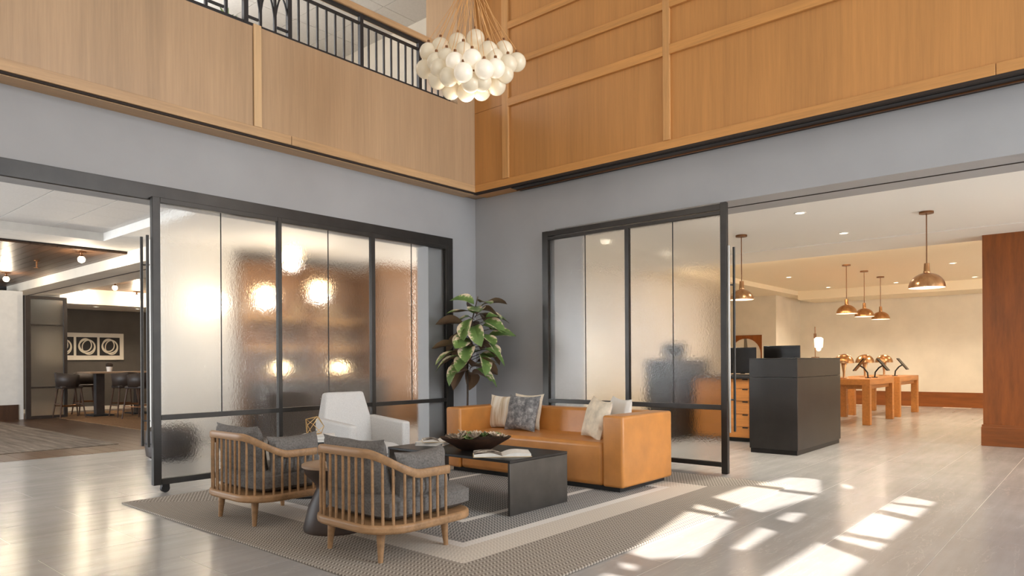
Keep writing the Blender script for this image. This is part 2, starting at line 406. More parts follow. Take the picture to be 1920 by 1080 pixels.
box(-5.46, 4.6, WY + .13, WY + .145, WZ - .03, WZ).build('diffuser_lip', 'bronze', wb)
box(-5.46, 4.6, WY + .145, GY, WZ - .02, WZ).build('diffuser_slot', 'dark_gap', wb)
# atrium ceiling, rear wall and wall with shaped sun openings (behind the camera)
struct(box(-11, 4.6, -5.2, 7.2, TOPZ, TOPZ + .2).build('ceiling', 'white_paint'))
struct(box(-6.43, 4.6, -5.2, -5.0, 0, TOPZ).build('wall_rear', 'white_paint'))
def o2(ox, oy, s, l): return [(ox + x / s, oy + y / s) for x, y in l]
def floor_pt(px, py):
    dv = fw + rt * ((px - 960) / F_PX) + up * ((HY - py) / F_PX); t = -CAM_Z / dv.z
    return (dv.x * t, dv.y * t)
# floor positions of the sun patches, traced back along the sun into unseen wall openings shaped to cast them
PATCH = [
 [(-1.30, 6.33), (-1.03, 6.19), (-1.03, 6.00), (-1.31, 5.97)], [(-1.31, 5.90), (-1.03, 5.88), (-1.03, 5.50), (-1.32, 5.64)],
 [(-1.32, 5.50), (-1.03, 5.35), (-1.03, 4.72), (-1.315, 4.76)], [(-1.32, 4.65), (-1.02, 4.60), (-1.02, 4.40), (-1.32, 4.54)],
 [(-1.36, 4.42), (-1.3, 4.36), (-1.02, 4.15), (-1.02, 2.6), (-1.36, 2.6)],
 [(-2.33, 6.62), (-2.18, 6.70), (-2.03, 6.68), (-1.82, 6.0), (-2.40, 6.02)], [(-2.43, 5.90), (-1.80, 5.86), (-1.92, 4.97), (-2.44, 5.25)],
 [(-2.42, 4.93), (-2.2, 4.84), (-2.0, 4.69), (-2.37, 4.76)], [(-2.36, 4.64), (-1.95, 4.60), (-1.76, 3.64), (-1.95, 3.42), (-2.12, 3.46)],
 [(-1.78, 4.54), (-1.63, 4.49), (-1.61, 3.95), (-1.70, 3.88)], [(-1.79, 5.10), (-1.67, 5.18), (-1.63, 4.80), (-1.78, 4.85)],
 [(-1.87, 6.62), (-1.66, 6.48), (-1.73, 6.28)], [(-2.06, 3.26), (-1.93, 3.28), (-1.90, 3.2), (-1.98, 3.17)],
 [(-2.0, 3.05), (-1.80, 3.05), (-1.66, 2.5), (-1.95, 2.5)]]
WXR = 4.5
bm = bmesh.new()
def loop(pts):
    vs = [bm.verts.new(p) for p in pts]
    return [bm.edges.new((vs[i], vs[(i + 1) % len(vs)])) for i in range(len(vs))]
es = loop([(WXR, -5, 0), (WXR, 7.1, 0), (WXR, 7.1, TOPZ), (WXR, -5, TOPZ)])
for pch in PATCH:
    q = []
    for x, y in pch:
        t = WXR - x; q.append((WXR, y + SUN_D.y * -t, -SUN_D.z * t))
    es += loop(q)
bmesh.ops.triangle_fill(bm, use_beauty=True, use_dissolve=False, edges=es)
me = bpy.data.meshes.new('wall_sun_openings'); bm.to_mesh(me); bm.free(); me.materials.append(M['white_paint'])
ww = struct(link('wall_sun_openings', me)); sm = ww.modifiers.new('thick', 'SOLIDIFY'); sm.thickness = .03; sm.offset = 0
# ------------------------------------------------------------------ balcony space
struct(box(-11, -6.43, -5, 6.9, 4.0, 4.2).build('floor', 'cream_paint'))
struct(box(-10.2, -10, -5, 6.9, 4.2, 6.0).build('wall_back', 'white_paint'))
struct(box(-10, -6.58, 6.7, 6.9, 4.2, 6.0).build('wall_side', 'cream_paint'))
bc = sempty('ceiling')
for i in range(7):
    for j in range(12):
        box(-10 + .61 * i + .004, -10 + .61 * (i + 1) - .004, -.6 + .61 * j + .004, -.6 + .61 * (j + 1) - .004, 5.985, 6.0).build('ceiling_tile', 'ceiling_tile_white', bc)
box(-10, -6.1, -5, 6.9, 6.0, 6.1).build('backing', 'grout', bc)
box(-6.43, -6.1, -5, 6.0, 4.235, 4.262).build('balcony_ledge', 'white_paint', wa)
# railing
rl = thing('balcony_railing', 'black iron balcony railing with upright bars above the oak front', 'railing', (-6.16, 3.0, 4.262))
box(-.018, .018, -5, 2.99, .025, .055).build('bottom_rail', 'iron_rail', rl)
box(-.014, .014, -5, 2.99, .50, .525).build('middle_rail', 'iron_rail', rl)
box(-.02, .02, -5, 2.99, .585, .615).build('top_rail', 'iron_rail', rl)
posts = [.33, .79, 1.66, 2.50, -.42, -1.3, -2.2]
for y in posts: box(-.022, .022, y - .022, y + .022, -.01, .615).build('post', 'iron_rail', rl)
bar = box(-.009, .009, -.009, .009, .05, .51).mesh('bar'); bar.materials.append(M['iron_rail'])
def bars(a, b, n):
    for i in range(1, n): link('bar', bar, rl, (0, a + (b - a) * i / n, 0))
bars(.79, 1.66, 8); bars(1.66, 2.50, 8); bars(2.5, 3.0, 5); bars(-1.3, -.42, 8); bars(-2.2, -1.3, 8)
for y0, y1 in ((.33, .79), (-.42, .33)):
    n_ = 3 if y1 - y0 < .6 else 4
    wv = (y1 - y0) / n_
    for i in range(n_):
        a, b = y0 + wv * i, y0 + wv * (i + 1)
        if i: box(-.013, .013, a - .013, a + .013, .05, .51).build('bar', 'iron_rail', rl)
        for q0, q1 in ((a, b), (b, a)):
            MB().tube([(0, q0 + (q1 - q0) * (1 - math.cos(PI / 2 * t / 8)) * .95, .06 + .44 * math.sin(PI / 2 * t / 8)) for t in range(9)], .009, 6).build('arch_bar', 'iron_rail', rl)
        if i % 2 == 0: box(-.012, .012, a + .02, b - .02, .1, .12).build('cross_bar', 'iron_rail', rl)
hr = box(-6.25, -6.11, -5, 5.98, 4.878, 4.95).build('handrail', 'oak_trim_y', bevel=.012); tag(hr, 'thick oak handrail on top of the black balcony railing', 'handrail')
# small potted plant behind the railing
pp = thing('potted_plant', 'small green potted plant behind the balcony railing', 'plant', (-6.32, 3.22, 4.262))
MB().lathe([(.035, 0), (.05, .09), (.044, .09), (.04, .07), (0, .07)], 14).build('pot', 'ceramic_white', pp, smooth=True)
lfm = MB().add([(0, 0, 0), (.02, .05, .04), (0, .12, .06), (-.02, .05, .04)], [(0, 1, 2, 3)]).mesh('leaf'); lfm.materials.append(M['succulent_green'])
for i in range(12): link('leaf', lfm, pp, (0, 0, .07), (random.uniform(-.2, .9), 0, i * .9))

# ------------------------------------------------------------------ sliding doors
def glass(parent, axis, p, a0, a1, z0, z1):
    t = .004
    if axis == 'Y': return box(p - t, p + t, a0, a1, z0, z1).build('glass_pane', 'rain_glass', parent)
    return box(a0, a1, p - t, p + t, z0, z1).build('glass_pane', 'rain_glass', parent)
DXA = -6.165   # centre plane of the left door
da = thing('sliding_door', 'large steel framed rain glass sliding door on the left lounge opening', 'door', (DXA, 2.475, 0))
def fa(name, y0, y1, z0, z1, d=.025, m='steel_dark'): return box(-d, d, y0 - 2.475, y1 - 2.475, z0, z1).build(name, m, da, bevel=.003)
for y0, y1 in ((2.475, 2.54), (3.645, 3.686), (4.772, 4.823), (5.895, 5.94)): fa('stile', y0, y1, .07, 2.52)
for y0, y1 in ((2.54, 3.645), (3.686, 4.772), (4.823, 5.895)):
    fa('top_rail', y0, y1, 2.475, 2.52); fa('middle_rail', y0, y1, .62, .664); fa('bottom_rail', y0, y1, .07, .12)
for a, b in ((2.54, 3.0795), (3.0855, 3.645), (3.686, 4.227), (4.233, 4.772), (4.823, 5.359), (5.365, 5.895)):
    glass(da, 'Y', 0, a - 2.475, b - 2.475, .664, 2.475)
for yj in (3.0825, 4.23, 5.362): fa('glass_joint', yj - .004, yj + .004, .664, 2.475, .007, 'rubber')
for a, b in ((2.54, 3.645), (3.686, 4.772), (4.823, 5.895)): glass(da, 'Y', 0, a - 2.475, b - 2.475, .12, .62)
MB().tube([(.06, -.055, .406), (.06, -.055, 2.178)], .012, 12).build('pull_bar', 'steel_dark', da, smooth=True)
MB().tube([(-.06, -.055, .406), (-.06, -.055, 2.178)], .012, 12).build('pull_bar', 'steel_dark', da, smooth=True)
for z in (.62, 1.94):
    MB().tube([(-.06, -.055, z), (0, -.02, z), (.06, -.055, z)], .007, 8).build('pull_bracket', 'steel_dark', da)
for yy in (.1, 3.3):
    wh = MB().tube([(-.018, yy, .036), (.018, yy, .036)], .035, 18).build('wheel', 'rubber', da, smooth=True)
    box(-.024, .024, yy - .03, yy + .03, .05, .072).build('wheel_fork', 'steel_black', da)
DYB = 6.45
db = thing('sliding_door', 'steel framed rain glass sliding door behind the tan sofa', 'door', (-5.07, DYB, 0))
def fb(name, x0, x1, z0, z1, d=.025, m='steel_dark'): return box(x0 + 5.07, x1 + 5.07, -d, d, z0, z1).build(name, m, db, bevel=.003)
fb('stile', -5.07, -4.985, 0, 2.62); fb('stile', -3.95, -3.902, .07, 2.52); fb('stile', -2.877, -2.815, .005, 2.63)
fb('top_rail', -4.985, -2.877, 2.515, 2.55); fb('track_cover', -4.985, -2.877, 2.56, 2.62, .02)
for x0, x1 in ((-4.985, -3.95), (-3.902, -2.877)):
    fb('middle_rail', x0, x1, .62, .668); fb('bottom_rail', x0, x1, .068, .112)
for a, b in ((-4.985, -4.477), (-4.471, -3.95), (-3.902, -3.397), (-3.391, -2.877)): glass(db, 'X', 0, a + 5.07, b + 5.07, .668, 2.515)
for xj in (-4.474, -3.394): fb('glass_joint', xj - .004, xj + .004, .668, 2.515, .007, 'rubber')
for a, b in ((-4.985, -3.95), (-3.902, -2.877)): glass(db, 'X', 0, a + 5.07, b + 5.07, .112, .62)
for dy, m_ in ((.06, 'steel_dark'), (-.06, 'brushed_steel')):
    MB().tube([(2.295, dy, .411), (2.295, dy, 2.197)], .012, 12).build('pull_bar', m_, db, smooth=True)
for z in (.72, 1.83): MB().tube([(2.295, -.06, z), (2.26, 0, z), (2.295, .06, z)], .007, 8).build('pull_bracket', 'steel_dark', db)

# ------------------------------------------------------------------ lounge and dining room at left
lcg = sempty('ceiling')
box(-10.5, -6.43, -3, 3.58, 2.912, 2.95).build('backing', 'dark_gap', lcg)
yj = [3.58 - .61 * i for i in range(11)]; xj = [-10.5 + .61 * i for i in range(7)] + [-6.43]
for a in range(len(xj) - 1):
    for b in range(len(yj) - 1):
        box(xj[a] + .001, xj[a + 1] - .001, yj[b + 1] + .005, yj[b] - .005, 2.9, 2.912).build('ceiling_tile', 'ceiling_tile_white', lcg)
struct(MB().box(-11.2, -10.5, -3, 4.15, 2.79, 2.95).box(-10.5, -6.43, 3.58, 8.6, 2.79, 2.95).build('ceiling', 'white_paint'))
struct(box(-10.4999, -10.48, -3, 3.58, 2.79, 2.9).build('trim_2', 'white_paint'))
wc = sempty('ceiling'); by = -3.0
box(-18.8, -11.2, -3, 8.6, 2.77, 2.95).build('backing', 'dark_gap', wc)
while by < 8.5:
    if by > 4.1: x0 = -17.0
    else: x0 = -17.6
    box(x0, -11.2, by + .003, by + .157, 2.75, 2.77).build('ceiling_board', 'dark_plank', wc); by += .16
struct(box(-17.6, -9.94, 4.15, 4.95, 2.585, 2.79).build('trim_3', 'cream_paint'), 'cream bulkhead beam between lounge and dining room')
struct(box(-17.6, -9.95, 4.5, 4.53, 2.58, 2.586).build('trim_4', 'dark_gap'))
struct(box(-18.7, -17.0, 4.95, 8.6, 2.42, 2.79).build('trim_5', 'cream_paint'), 'cream bulkhead over the dark dining wall')
struct(box(-18.9, -18.7, 4.2, 8.6, 0, 2.79).build('wall_dining', 'charcoal_paint'), 'dark charcoal dining room wall behind the bar stools')
struct(box(-18.7, -18.68, 4.3, 8.6, 0, .09).build('baseboard_dining', 'cream_paint'))
struct(box(-17.2, -16.7, 3.55, 4.21, 0, 2.585).build('wall_stub', 'white_paint'), 'white wall stub beside the dark glass panel')
struct(MB().box(-17.22, -16.68, 3.53, 4.12, 0, .3).build('baseboard_stub', 'stool_wood'))
struct(box(-17.8, -17.6, -3, 3.55, 0, 2.79).build('wall_lounge', 'cream_paint'))
struct(box(-9.95, -9.73, 3.95, 5.1, 0, 2.79).build('wall_partition', 'white_paint'), 'white partition wall seen through the left sliding door')
struct(box(-18.8, -6.75, 8.6, 8.8, 0, 2.95).build('wall_end', 'cream_paint'))
struct(box(-9.7, -9.4, 7.45, 8.6, 0, 2.79).build('wall_panel', 'shelf_wood'))
struct(box(-18.8, -9.7, 8.0, 8.05, 0, 2.79).build('wall_inner', 'cream_paint'))
struct(box(-6.95, -6.75, 7.11, 8.6, 0, 2.95).build('wall_return', 'cream_paint'))
# dark framed glass panel at the dining entrance
d2 = thing('glass_partition', 'dark framed three pane glass panel at the dining room entrance', 'partition', (-16.6, 4.24, 0))
for y0, y1 in ((-.02, .07), (.655, .72)): box(-.03, .03, y0, y1, 0, 2.5).build('stile', 'leather_dark', d2, bevel=.003)
for z0, z1 in ((0, .06), (.62, .65), (1.9, 1.925), (2.44, 2.5)): box(-.03, .03, .07, .655, z0, z1).build('rail', 'leather_dark', d2)
for z0, z1 in ((.06, .62), (.65, 1.9), (1.925, 2.44)): box(-.004, .004, .07, .655, z0, z1).build('glass_pane', 'frosted_glass', d2)
# framed art
af = thing('framed_art', 'long cream framed trio of black and white loop drawings', 'picture', (-18.69, 5.0, 1.206))
box(0, .03, 0, 1.82, 0, .652).build('frame', 'cream_paint', af, bevel=.006)
for i in range(3): box(.0, .006, -.225, .225, -.22, .22).build('print', 'art_print', af, (.03, .39 + i * .505 + .1, .33))
# ceiling bulbs
def bulb(px, py, z, label):
    o = thing('ceiling_light', label, 'light', (px, py, z), 0, 'globe bulb ceiling lights of the dining room')
    MB().lathe([(.07, 0), (.07, -.012), (.02, -.02), (.014, -.05), (.03, -.06), (.03, -.075), (0, -.075)], 16).build('base', 'bronze', o, smooth=True)
    MB().tube([(-.05, 0, -.012), (-.012, 0, -.05)], .004, 5).build('arm', 'bronze', o); MB().tube([(.05, 0, -.012), (.012, 0, -.05)], .004, 5).build('arm', 'bronze', o)
    MB().sphere((0, 0, -.115), .05, 14, 10).build('bulb', 'bulb_globe', o, smooth=True)
    point('bulb_light', (0, 0, -.2), 26, WARM, .04, o)
bulb(-11.4, 3.6, 2.75, 'globe bulb ceiling light nearest the white beam in the lounge')
bulb(-14.95, 3.52, 2.75, 'globe bulb ceiling light at the far left edge of the lounge')
for x, y, l in ((-16.8, 5.3, 'globe bulb ceiling light above the glass panel, dining room'), (-15.15, 5.38, 'middle globe bulb ceiling light of the dining room'), (-16.8, 6.42, 'rightmost globe bulb ceiling light of the dining room')): bulb(x, y, 2.75, l)
sp = thing('sprinkler', 'small brass sprinkler fitting on the dark plank ceiling', 'fitting', (-12.9, 3.44, 2.75))
MB().lathe([(.045, 0), (.045, -.01), (.012, -.014), (.012, -.11), (.05, -.115), (.05, -.122), (0, -.122)], 14).build('body', 'bronze', sp, smooth=True)
box(-.03, .03, -.006, .006, -.03, -.02).build('cross_arm', 'bronze', sp)
def downlight(x, y, z, label, grp, e=60, col=SOFT, ang=125):
    o = thing('downlight', label, 'light', (x, y, z), 0, grp)
    MB().lathe([(.062, 0), (.062, -.006), (.048, -.006), (.046, .0), (.0, .0)], 20).build('trim_ring', 'lens_white', o, smooth=True)
    MB().lathe([(.045, -.001), (.0, -.003)], 18).build('lens', 'downlight_glow', o)
    spot('downlight_beam', (0, 0, -.02), e * 3.0, col, ang, .05, o)
downlight(-17.6, 5.85, 2.42, 'left recessed light over the dark dining wall', 'recessed lights over the dining wall', 15, WARM)
downlight(-17.6, 6.75, 2.42, 'right recessed light over the dark dining wall', 'recessed lights over the dining wall', 15, WARM)
# dining table and stools
dt = thing('bar_table', 'dark pedestal bar table ringed by dark stools', 'table', (-16.4, 5.9, .008))
box(-.4, .4, -.7, .7, .90, .935).build('table_top', 'drum_rim', dt, bevel=.006)
for y in (-.4, .4):
    p_ = box(-.08, .08, y - .08, y + .08, .03, .90).build('pedestal', 'leather_dark', dt); box(-.28, .28, y - .2, y + .2, 0, .03).build('foot_plate', 'rubber', dt)
def stool_proto():
    o = thing('bar_stool', '', 'stool')
    box(-.2, .2, -.2, .2, .60, .66).build('seat', 'leather_dark', o, bevel=.02)
    pts = [(.23 * math.cos(a), .23 * math.sin(a)) for a in [math.radians(t) for t in range(150, 391, 20)]]
    mb = MB()
    for t, (x, y) in enumerate(pts): mb.add([(x, y, .63), (x * 1.12, y * 1.12, .93 - .05 * abs(t - 6) / 6)], [])
    mb.f = [(2 * i, 2 * i + 2, 2 * i + 3, 2 * i + 1) for i in range(len(pts) - 1)]; mb.mi = [0] * len(mb.f)
    b_ = mb.build('backrest', 'leather_dark', o, smooth=True); so_ = b_.modifiers.new('thick', 'SOLIDIFY'); so_.thickness = .03
    for sx_ in (-1, 1):
        for sy_ in (-1, 1): MB().tube([(sx_ * .16, sy_ * .16, .62), (sx_ * .23, sy_ * .23, 0)], [.02, .013], 8).build('leg', 'stool_wood', o)
        MB().tube([(sx_ * .205, -.205, .24), (sx_ * .205, .205, .24)], .01, 6).build('stretcher', 'bronze', o)
    MB().tube([(-.2, -.2, .28), (.2, -.2, .28)], .01, 6).build('stretcher', 'bronze', o); MB().tube([(-.2, .2, .28), (.2, .2, .28)], .01, 6).build('stretcher', 'bronze', o)
    return o
stp = stool_proto()
spots = [(-16.35, 4.92, 0, 'dark bar stool nearest the glass panel in the dining room'), (-15.68, 5.75, PI / 2, 'dark bar stool in front of the potted succulent on the table'),
         (-14.9, 5.75, PI / 2 + .5, 'dark bar stool standing closest to the sliding door handle'), (-17.12, 5.5, -PI / 2, 'dark bar stool behind the table near the framed art'), (-16.3, 6.88, PI, 'dark bar stool at the far right end of the table')]
for i, (x, y, rz, lb) in enumerate(spots):
    o = stp if i == 0 else copy_tree(stp)
    o.location = (x, y, .008 if y < 6.3 else .0); o.rotation_euler = (0, 0, rz); o['label'] = lb; o['group'] = 'bar stools round the dining table'
tp = thing('potted_succulent', 'small white pot with a dark round succulent on the bar table', 'plant', (-16.45, 5.72, .943))
MB().lathe([(.045, 0), (.06, .11), (.052, .11), (.05, .09), (0, .09)], 16).build('pot', 'ceramic_white', tp, smooth=True)
MB().sphere((0, 0, .14), .075, 12, 8, .8).build('foliage', 'soil', tp, smooth=True)
# back bar shelves, seen blurred through the left door
sh = thing('shelving_unit', 'tall lit wooden shelving unit seen through the left glass door', 'shelf', (-9.9, 5.1, 0))
box(0, .03, 0, 2.3, 0, 2.6).build('back_panel', 'shelf_wood', sh)
for y in (0, 1.13, 2.27): box(.03, .4, y, y + .04, 0, 2.6).build('side_panel', 'shelf_wood', sh)
for z in (.02, .85, 1.35, 1.8, 2.56):
    for y in (.04, 1.17): box(.03, .4, y, y + (1.09 if y < 1 else 1.1), z, z + .04).build('shelf_board', 'shelf_wood', sh)
for z in (1.345, 1.795):
    box(.06, .08, .1, 2.2, z - .008, z).build('light_strip', 'shelf_glow', sh)
rb = random.Random(3)
for k_, (z, n_) in enumerate(((.89, 7), (1.39, 9), (1.84, 8))):
    for i in range(n_):
        y = .16 + i * 2.0 / n_ + rb.uniform(0, .05); hgt = rb.uniform(.16, .26)
        if abs(y - 1.15) < .07: y += .14
        b_ = MB().lathe([(.035, 0), (.035, hgt * .6), (.012, hgt * .78), (.012, hgt), (0, hgt)], 10).build('bottle', rb.choice(['bronze', 'bowl_brown', 'cover_tan']), None, (-9.68, 5.1 + y, z), smooth=True)
        tag(b_, 'bottle on a lit shelf behind the left glass door', 'bottle', 'bottles on the lit shelves')
for x, y, z, lb in ((-9.2, 6.15, 2.25, 'glowing globe lamp above the shelves, right one behind the left door'), (-9.2, 5.25, 2.1, 'glowing globe lamp above the shelves, left one behind the left door'), (-8.6, 5.3, 2.60, 'high white glowing globe under the ceiling behind the left door')):
    o = thing('globe_pendant', lb, 'lamp', (x, y, z)); MB().tube([(0, 0, .08), (0, 0, 2.79 - z)], .005, 6).build('cord', 'rubber', o)
    MB().sphere((0, 0, 0), .09, 16, 10).build('globe', 'bulb_warm', o, smooth=True); point('globe_light', (0, 0, -.14), 15, SOFT, .06, o)
for x, y, lb in ((-9.2, 5.5, 'left small table lamp glowing behind the left glass door'), (-9.2, 6.5, 'right small table lamp glowing behind the left glass door')):
    o = thing('table_lamp', lb, 'lamp', (x, y, .85)); MB().lathe([(.05, 0), (.05, .015), (.01, .02), (.01, .12), (0, .12)], 12).build('base', 'bronze', o)
    MB().sphere((0, 0, .18), .065, 14, 10).build('globe', 'bulb_warm', o, smooth=True)
bb = thing('bar_counter', 'dark bar counter seen through the left glass door', 'counter', (-9.2, 5.2, 0))
box(-.2, .2, 0, 2.1, 0, .81).build('body', 'leather_dark', bb); box(-.24, .24, -.03, 2.13, .81, .85).build('counter_top', 'bowl_brown', bb)
wsn = thing('wall_sconce', 'bright globe wall sconce on the white partition behind the glass', 'lamp', (-9.73, 4.6, 1.9))
MB().tube([(0, 0, -.12), (.06, 0, -.12), (.1, 0, -.06)], .01, 8).build('arm', 'bronze', wsn); MB().sphere((.1, 0, .04), .075, 16, 10).build('globe', 'bulb_warm', wsn, smooth=True)
point('sconce_light', (.3, 0, .04), 5, SOFT, .1, wsn)
pf = thing('pouf', 'round dark pouf on the floor behind the left glass door', 'pouf', (-8.3, 3.55, 0))
MB().lathe([(.2, 0), (.27, .05), (.29, .2), (.27, .34), (.2, .39), (0, .4)], 24).build('body', 'leather_dark', pf, smooth=True)
MB().lathe([(.292, .19), (.296, .2), (.292, .21)], 24).build('piping', 'rubber', pf)

# ------------------------------------------------------------------ reception room at right
RZ = 2.68
struct(MB().box(-6.75, 4.6, 7.11, 9.95, RZ, RZ + .3).build('ceiling', 'ceiling_white'))
struct(MB().box(-6.75, 4.6, 9.95, 11.05, RZ - .012, RZ + .3).build('trim_6', 'ceiling_white'))
struct(MB().box(-5.8, 4.6, 11.05, 17.38, RZ + .09, RZ + .3).box(-8.2, -5.8, 11.05, 18.8, RZ - .012, RZ + .3).box(-5.8, 4.6, 17.38, 18.8, 2.56, RZ + .3).build('ceiling', 'ceiling_cream'))
struct(box(-6.36, 4.6, 18.6, 18.8, 0, 2.7).build('wall_reception', 'cream_paint'), 'long cream rear wall of the reception')
struct(box(-6.36, -6.16, 16.9, 18.6, 0, 2.7).build('wall_jog', 'cream_paint'))
struct(box(-8.2, -6.36, 16.9, 17.1, 0, 2.7).build('wall_niche', 'cream_paint'))
struct(box(-6.75, -6.55, 8.6, 14, 0, 2.7).build('wall_side', 'cream_paint'))
struct(box(-6.75, -6.55, 7.11, 8.6, 0, 2.7).build('wall_near', 'cream_paint'))
struct(box(-8.2, -6.75, 13.9, 14.1, 0, 2.7).build('wall_step', 'cream_paint')); struct(box(-8.4, -8.2, 13.9, 17.1, 0, 2.7).build('wall_recess', 'cream_paint'))
struct(box(4.4, 4.6, 7.11, 18.8, 0, 2.7).build('wall_far', 'cream_paint'))
struct(MB().box(-6.16, 4.4, 18.57, 18.6, 0, .34).box(-6.16, 4.4, 18.565, 18.6, .29, .31).build('baseboard_reception', 'base_wood'))
cw = sempty('wall_column'); cw['label'] = 'wide dark orange wood clad column at the right edge'
box(-1.255, 1.2, 10.6, 11.3, .25, RZ - .012).build('cladding', 'column_wood', cw); box(-1.275, 1.22, 10.575, 11.32, 0, .24).build('plinth', 'base_wood', cw, bevel=.004)
box(-1.268, 1.213, 10.583, 11.312, .24, .268).build('plinth_cap', 'base_wood', cw)
grp = 'recessed ceiling lights of the reception'
for x, y, z, lb, e in ((-2.54, 7.69, RZ, 'recessed light in the front ceiling nearest the wide opening', 60), (-2.54, 9.29, RZ, 'recessed light in the front ceiling just before the ceiling line', 60),
    (-4.94, 14.27, RZ + .09, 'recessed light left of the three small copper pendants', 70), (-4.96, 16.9, RZ + .09, 'recessed light above the leftmost small copper pendant, near rear wall', 36), (-3.56, 16.9, RZ + .09, 'recessed light just right of the small pendants, near rear wall', 36),
    (-2.11, 14.2, RZ + .09, 'recessed light right of the large copper pendant', 70), (-2.13, 16.9, RZ + .09, 'recessed light beside the wood column, near rear wall', 36),
    (-5.04, 7.75, RZ, 'recessed light glowing through the sofa side glass door, upper left', 60), (-4.96, 9.24, RZ, 'recessed light glowing through the sofa side glass door, near its middle joint', 60)):
    downlight(x, y, z, lb, grp, e, WARM if y > 10 else SOFT)
def pendant(x, y, zc, zb, r, label):
    o = thing('pendant_lamp', label, 'lamp', (x, y, zb), 0, 'copper dome pendants of the reception')
    hd = r * .92; prof = [(r * math.cos(PI / 2 * i / 10), hd * math.sin(PI / 2 * i / 10)) for i in range(10)] + [(.03, hd * .995)]
    inner = [(p_[0] * .97, p_[1] * .95) for p_ in reversed(prof)]
    sd = MB().lathe(prof, 32); sd.build('shade', 'copper', o, smooth=True)
    MB().lathe([(r * .985, .0)] + [(p_[0] * .975, p_[1] * .95) for p_ in prof[1:]], 32).build('shade_lining', 'shade_inner', o, smooth=True)
    MB().lathe([(.03, hd * .98), (.034, hd + .01), (.03, hd + .02), (.026, hd + .1), (.0, hd + .1)], 16).build('socket', 'copper', o, smooth=True)
    MB().tube([(0, 0, hd + .1), (0, 0, zc - zb)], .006, 8).build('stem', 'bronze', o)
    MB().lathe([(.07, zc - zb - .022), (.07, zc - zb), (0, zc - zb)], 20).build('canopy', 'bronze', o)
    MB().sphere((0, 0, .05), .035, 12, 8).build('bulb', 'bulb_globe', o, smooth=True)
    point('pendant_light', (0, 0, .01), 16, WARM, .05, o)
pendant(-1.509, 8.556, RZ, 1.865, .175, 'large copper dome pendant nearest the right column')
pendant(-3.548, 8.556, RZ, 1.865, .145, 'copper dome pendant beside the sliding door handle')
for y, lb in ((13.125, 'leftmost of the three small copper pendants over the tables'), (14.276, 'middle of the three small copper pendants over the tables'), (15.49, 'rightmost of the three small copper pendants over the tables')):
    pendant(-3.548, y, RZ + .09, 1.91, .17, lb)
# black desk pod
ds = thing('reception_desk', 'black metal clad reception desk block facing the lobby', 'desk', (-3.307, 8.18, 0))
def dbx(nm, x0, x1, y0, y1, z0, z1, m='desk_black', bv=.003): return box(x0, x1, y0, y1, z0, z1).build(nm, m, ds, bevel=bv)
dbx('plinth', .01, .554, .01, 1.63, 0, .055, 'steel_black'); dbx('lower_panel', 0, .564, 0, 1.66, .055, .897); dbx('upper_panel', 0, .564, 0, 1.66, .9, 1.115); dbx('cap', -.003, .567, -.003, 1.663, 1.115, 1.125)
dr = thing('drawer_cabinet', 'honey wood drawer cabinet with black tab pulls beside the black desk', 'cabinet', (-4.5, 9.18, 0))
box(.02, 1.16, .03, .9, 0, .05).build('plinth', 'rubber', dr); box(0, 1.18, .012, .95, .05, .853).build('body', 'drawer_wood', dr)
zz_ = [.052, .2, .373, .549, .717, .851]
for c0, c1 in ((.0, .395), (.4, .79), (.795, 1.18)):
    for a, b in zip(zz_[:-1], zz_[1:]):
        d_ = box(c0 + .002, c1 - .002, -.006, .012, a + .002, b - .003).build('drawer', 'drawer_wood', dr, bevel=.002)
        box(c1 - .09, c1 - .02, -.02, -.006, b - .018, b - .004).build('pull', 'rubber', d_)
wt = box(-4.53, -3.31, 9.14, 10.2, .853, .89).build('worktop', 'desk_black', bevel=.003); tag(wt, 'black worktop carrying two monitors above the wood drawers', 'worktop')
def monitor(x, y, z, wd, hg, rz, label):
    o = thing('monitor', label, 'monitor', (x, y, z), rz)
    box(-wd / 2, wd / 2, -.015, .015, .03, .03 + hg).build('screen', 'screen_black', o, bevel=.004)
    box(-.03, .03, .015, .035, .02, .03 + hg * .6).build('stand', 'steel_black', o); box(-.12, .12, -.06, .1, 0, .012).build('foot', 'steel_black', o)
monitor(-3.94, 9.5, .89, .40, .36, 0, 'black monitor on the worktop left of the black desk')
monitor(-3.56, 9.98, .89, .51, .385, 0, 'black monitor whose top shows above the black desk')
# second pod, seen through the right glass door
d3 = thing('reception_desk', 'second black reception desk blurred behind the sofa side glass door', 'desk', (-5.05, 8.75, 0))
box(.01, .44, .01, 1.08, 0, .055).build('plinth', 'steel_black', d3); box(0, .45, 0, 1.09, .055, 1.125).build('panel', 'desk_black', d3, bevel=.003)
monitor(-4.83, 9.2, 1.125, .36, .2, 0, 'small black screen on the second desk behind the glass door')
# glass shade desk lamp
gl = thing('desk_lamp', 'slim black lamp with white glass shade on the black desk', 'lamp', (-2.955, 9.5, 1.125))
MB().lathe([(.05, 0), (.05, .012), (.006, .016), (.006, .41), (.0, .41)], 16).build('stem', 'bronze', gl)
box(-.014, .014, -.012, .012, .26, .32).build('clamp', 'bronze', gl)
MB().lathe([(.02, .0), (.05, .02), (.055, .13), (.03, .15)], 18).build('shade', 'lamp_glass', gl, (.05, -.02, .12), smooth=True)
MB().sphere((.05, -.02, .12), .03, 12, 8).build('bulb', 'bulb_globe', gl, smooth=True)
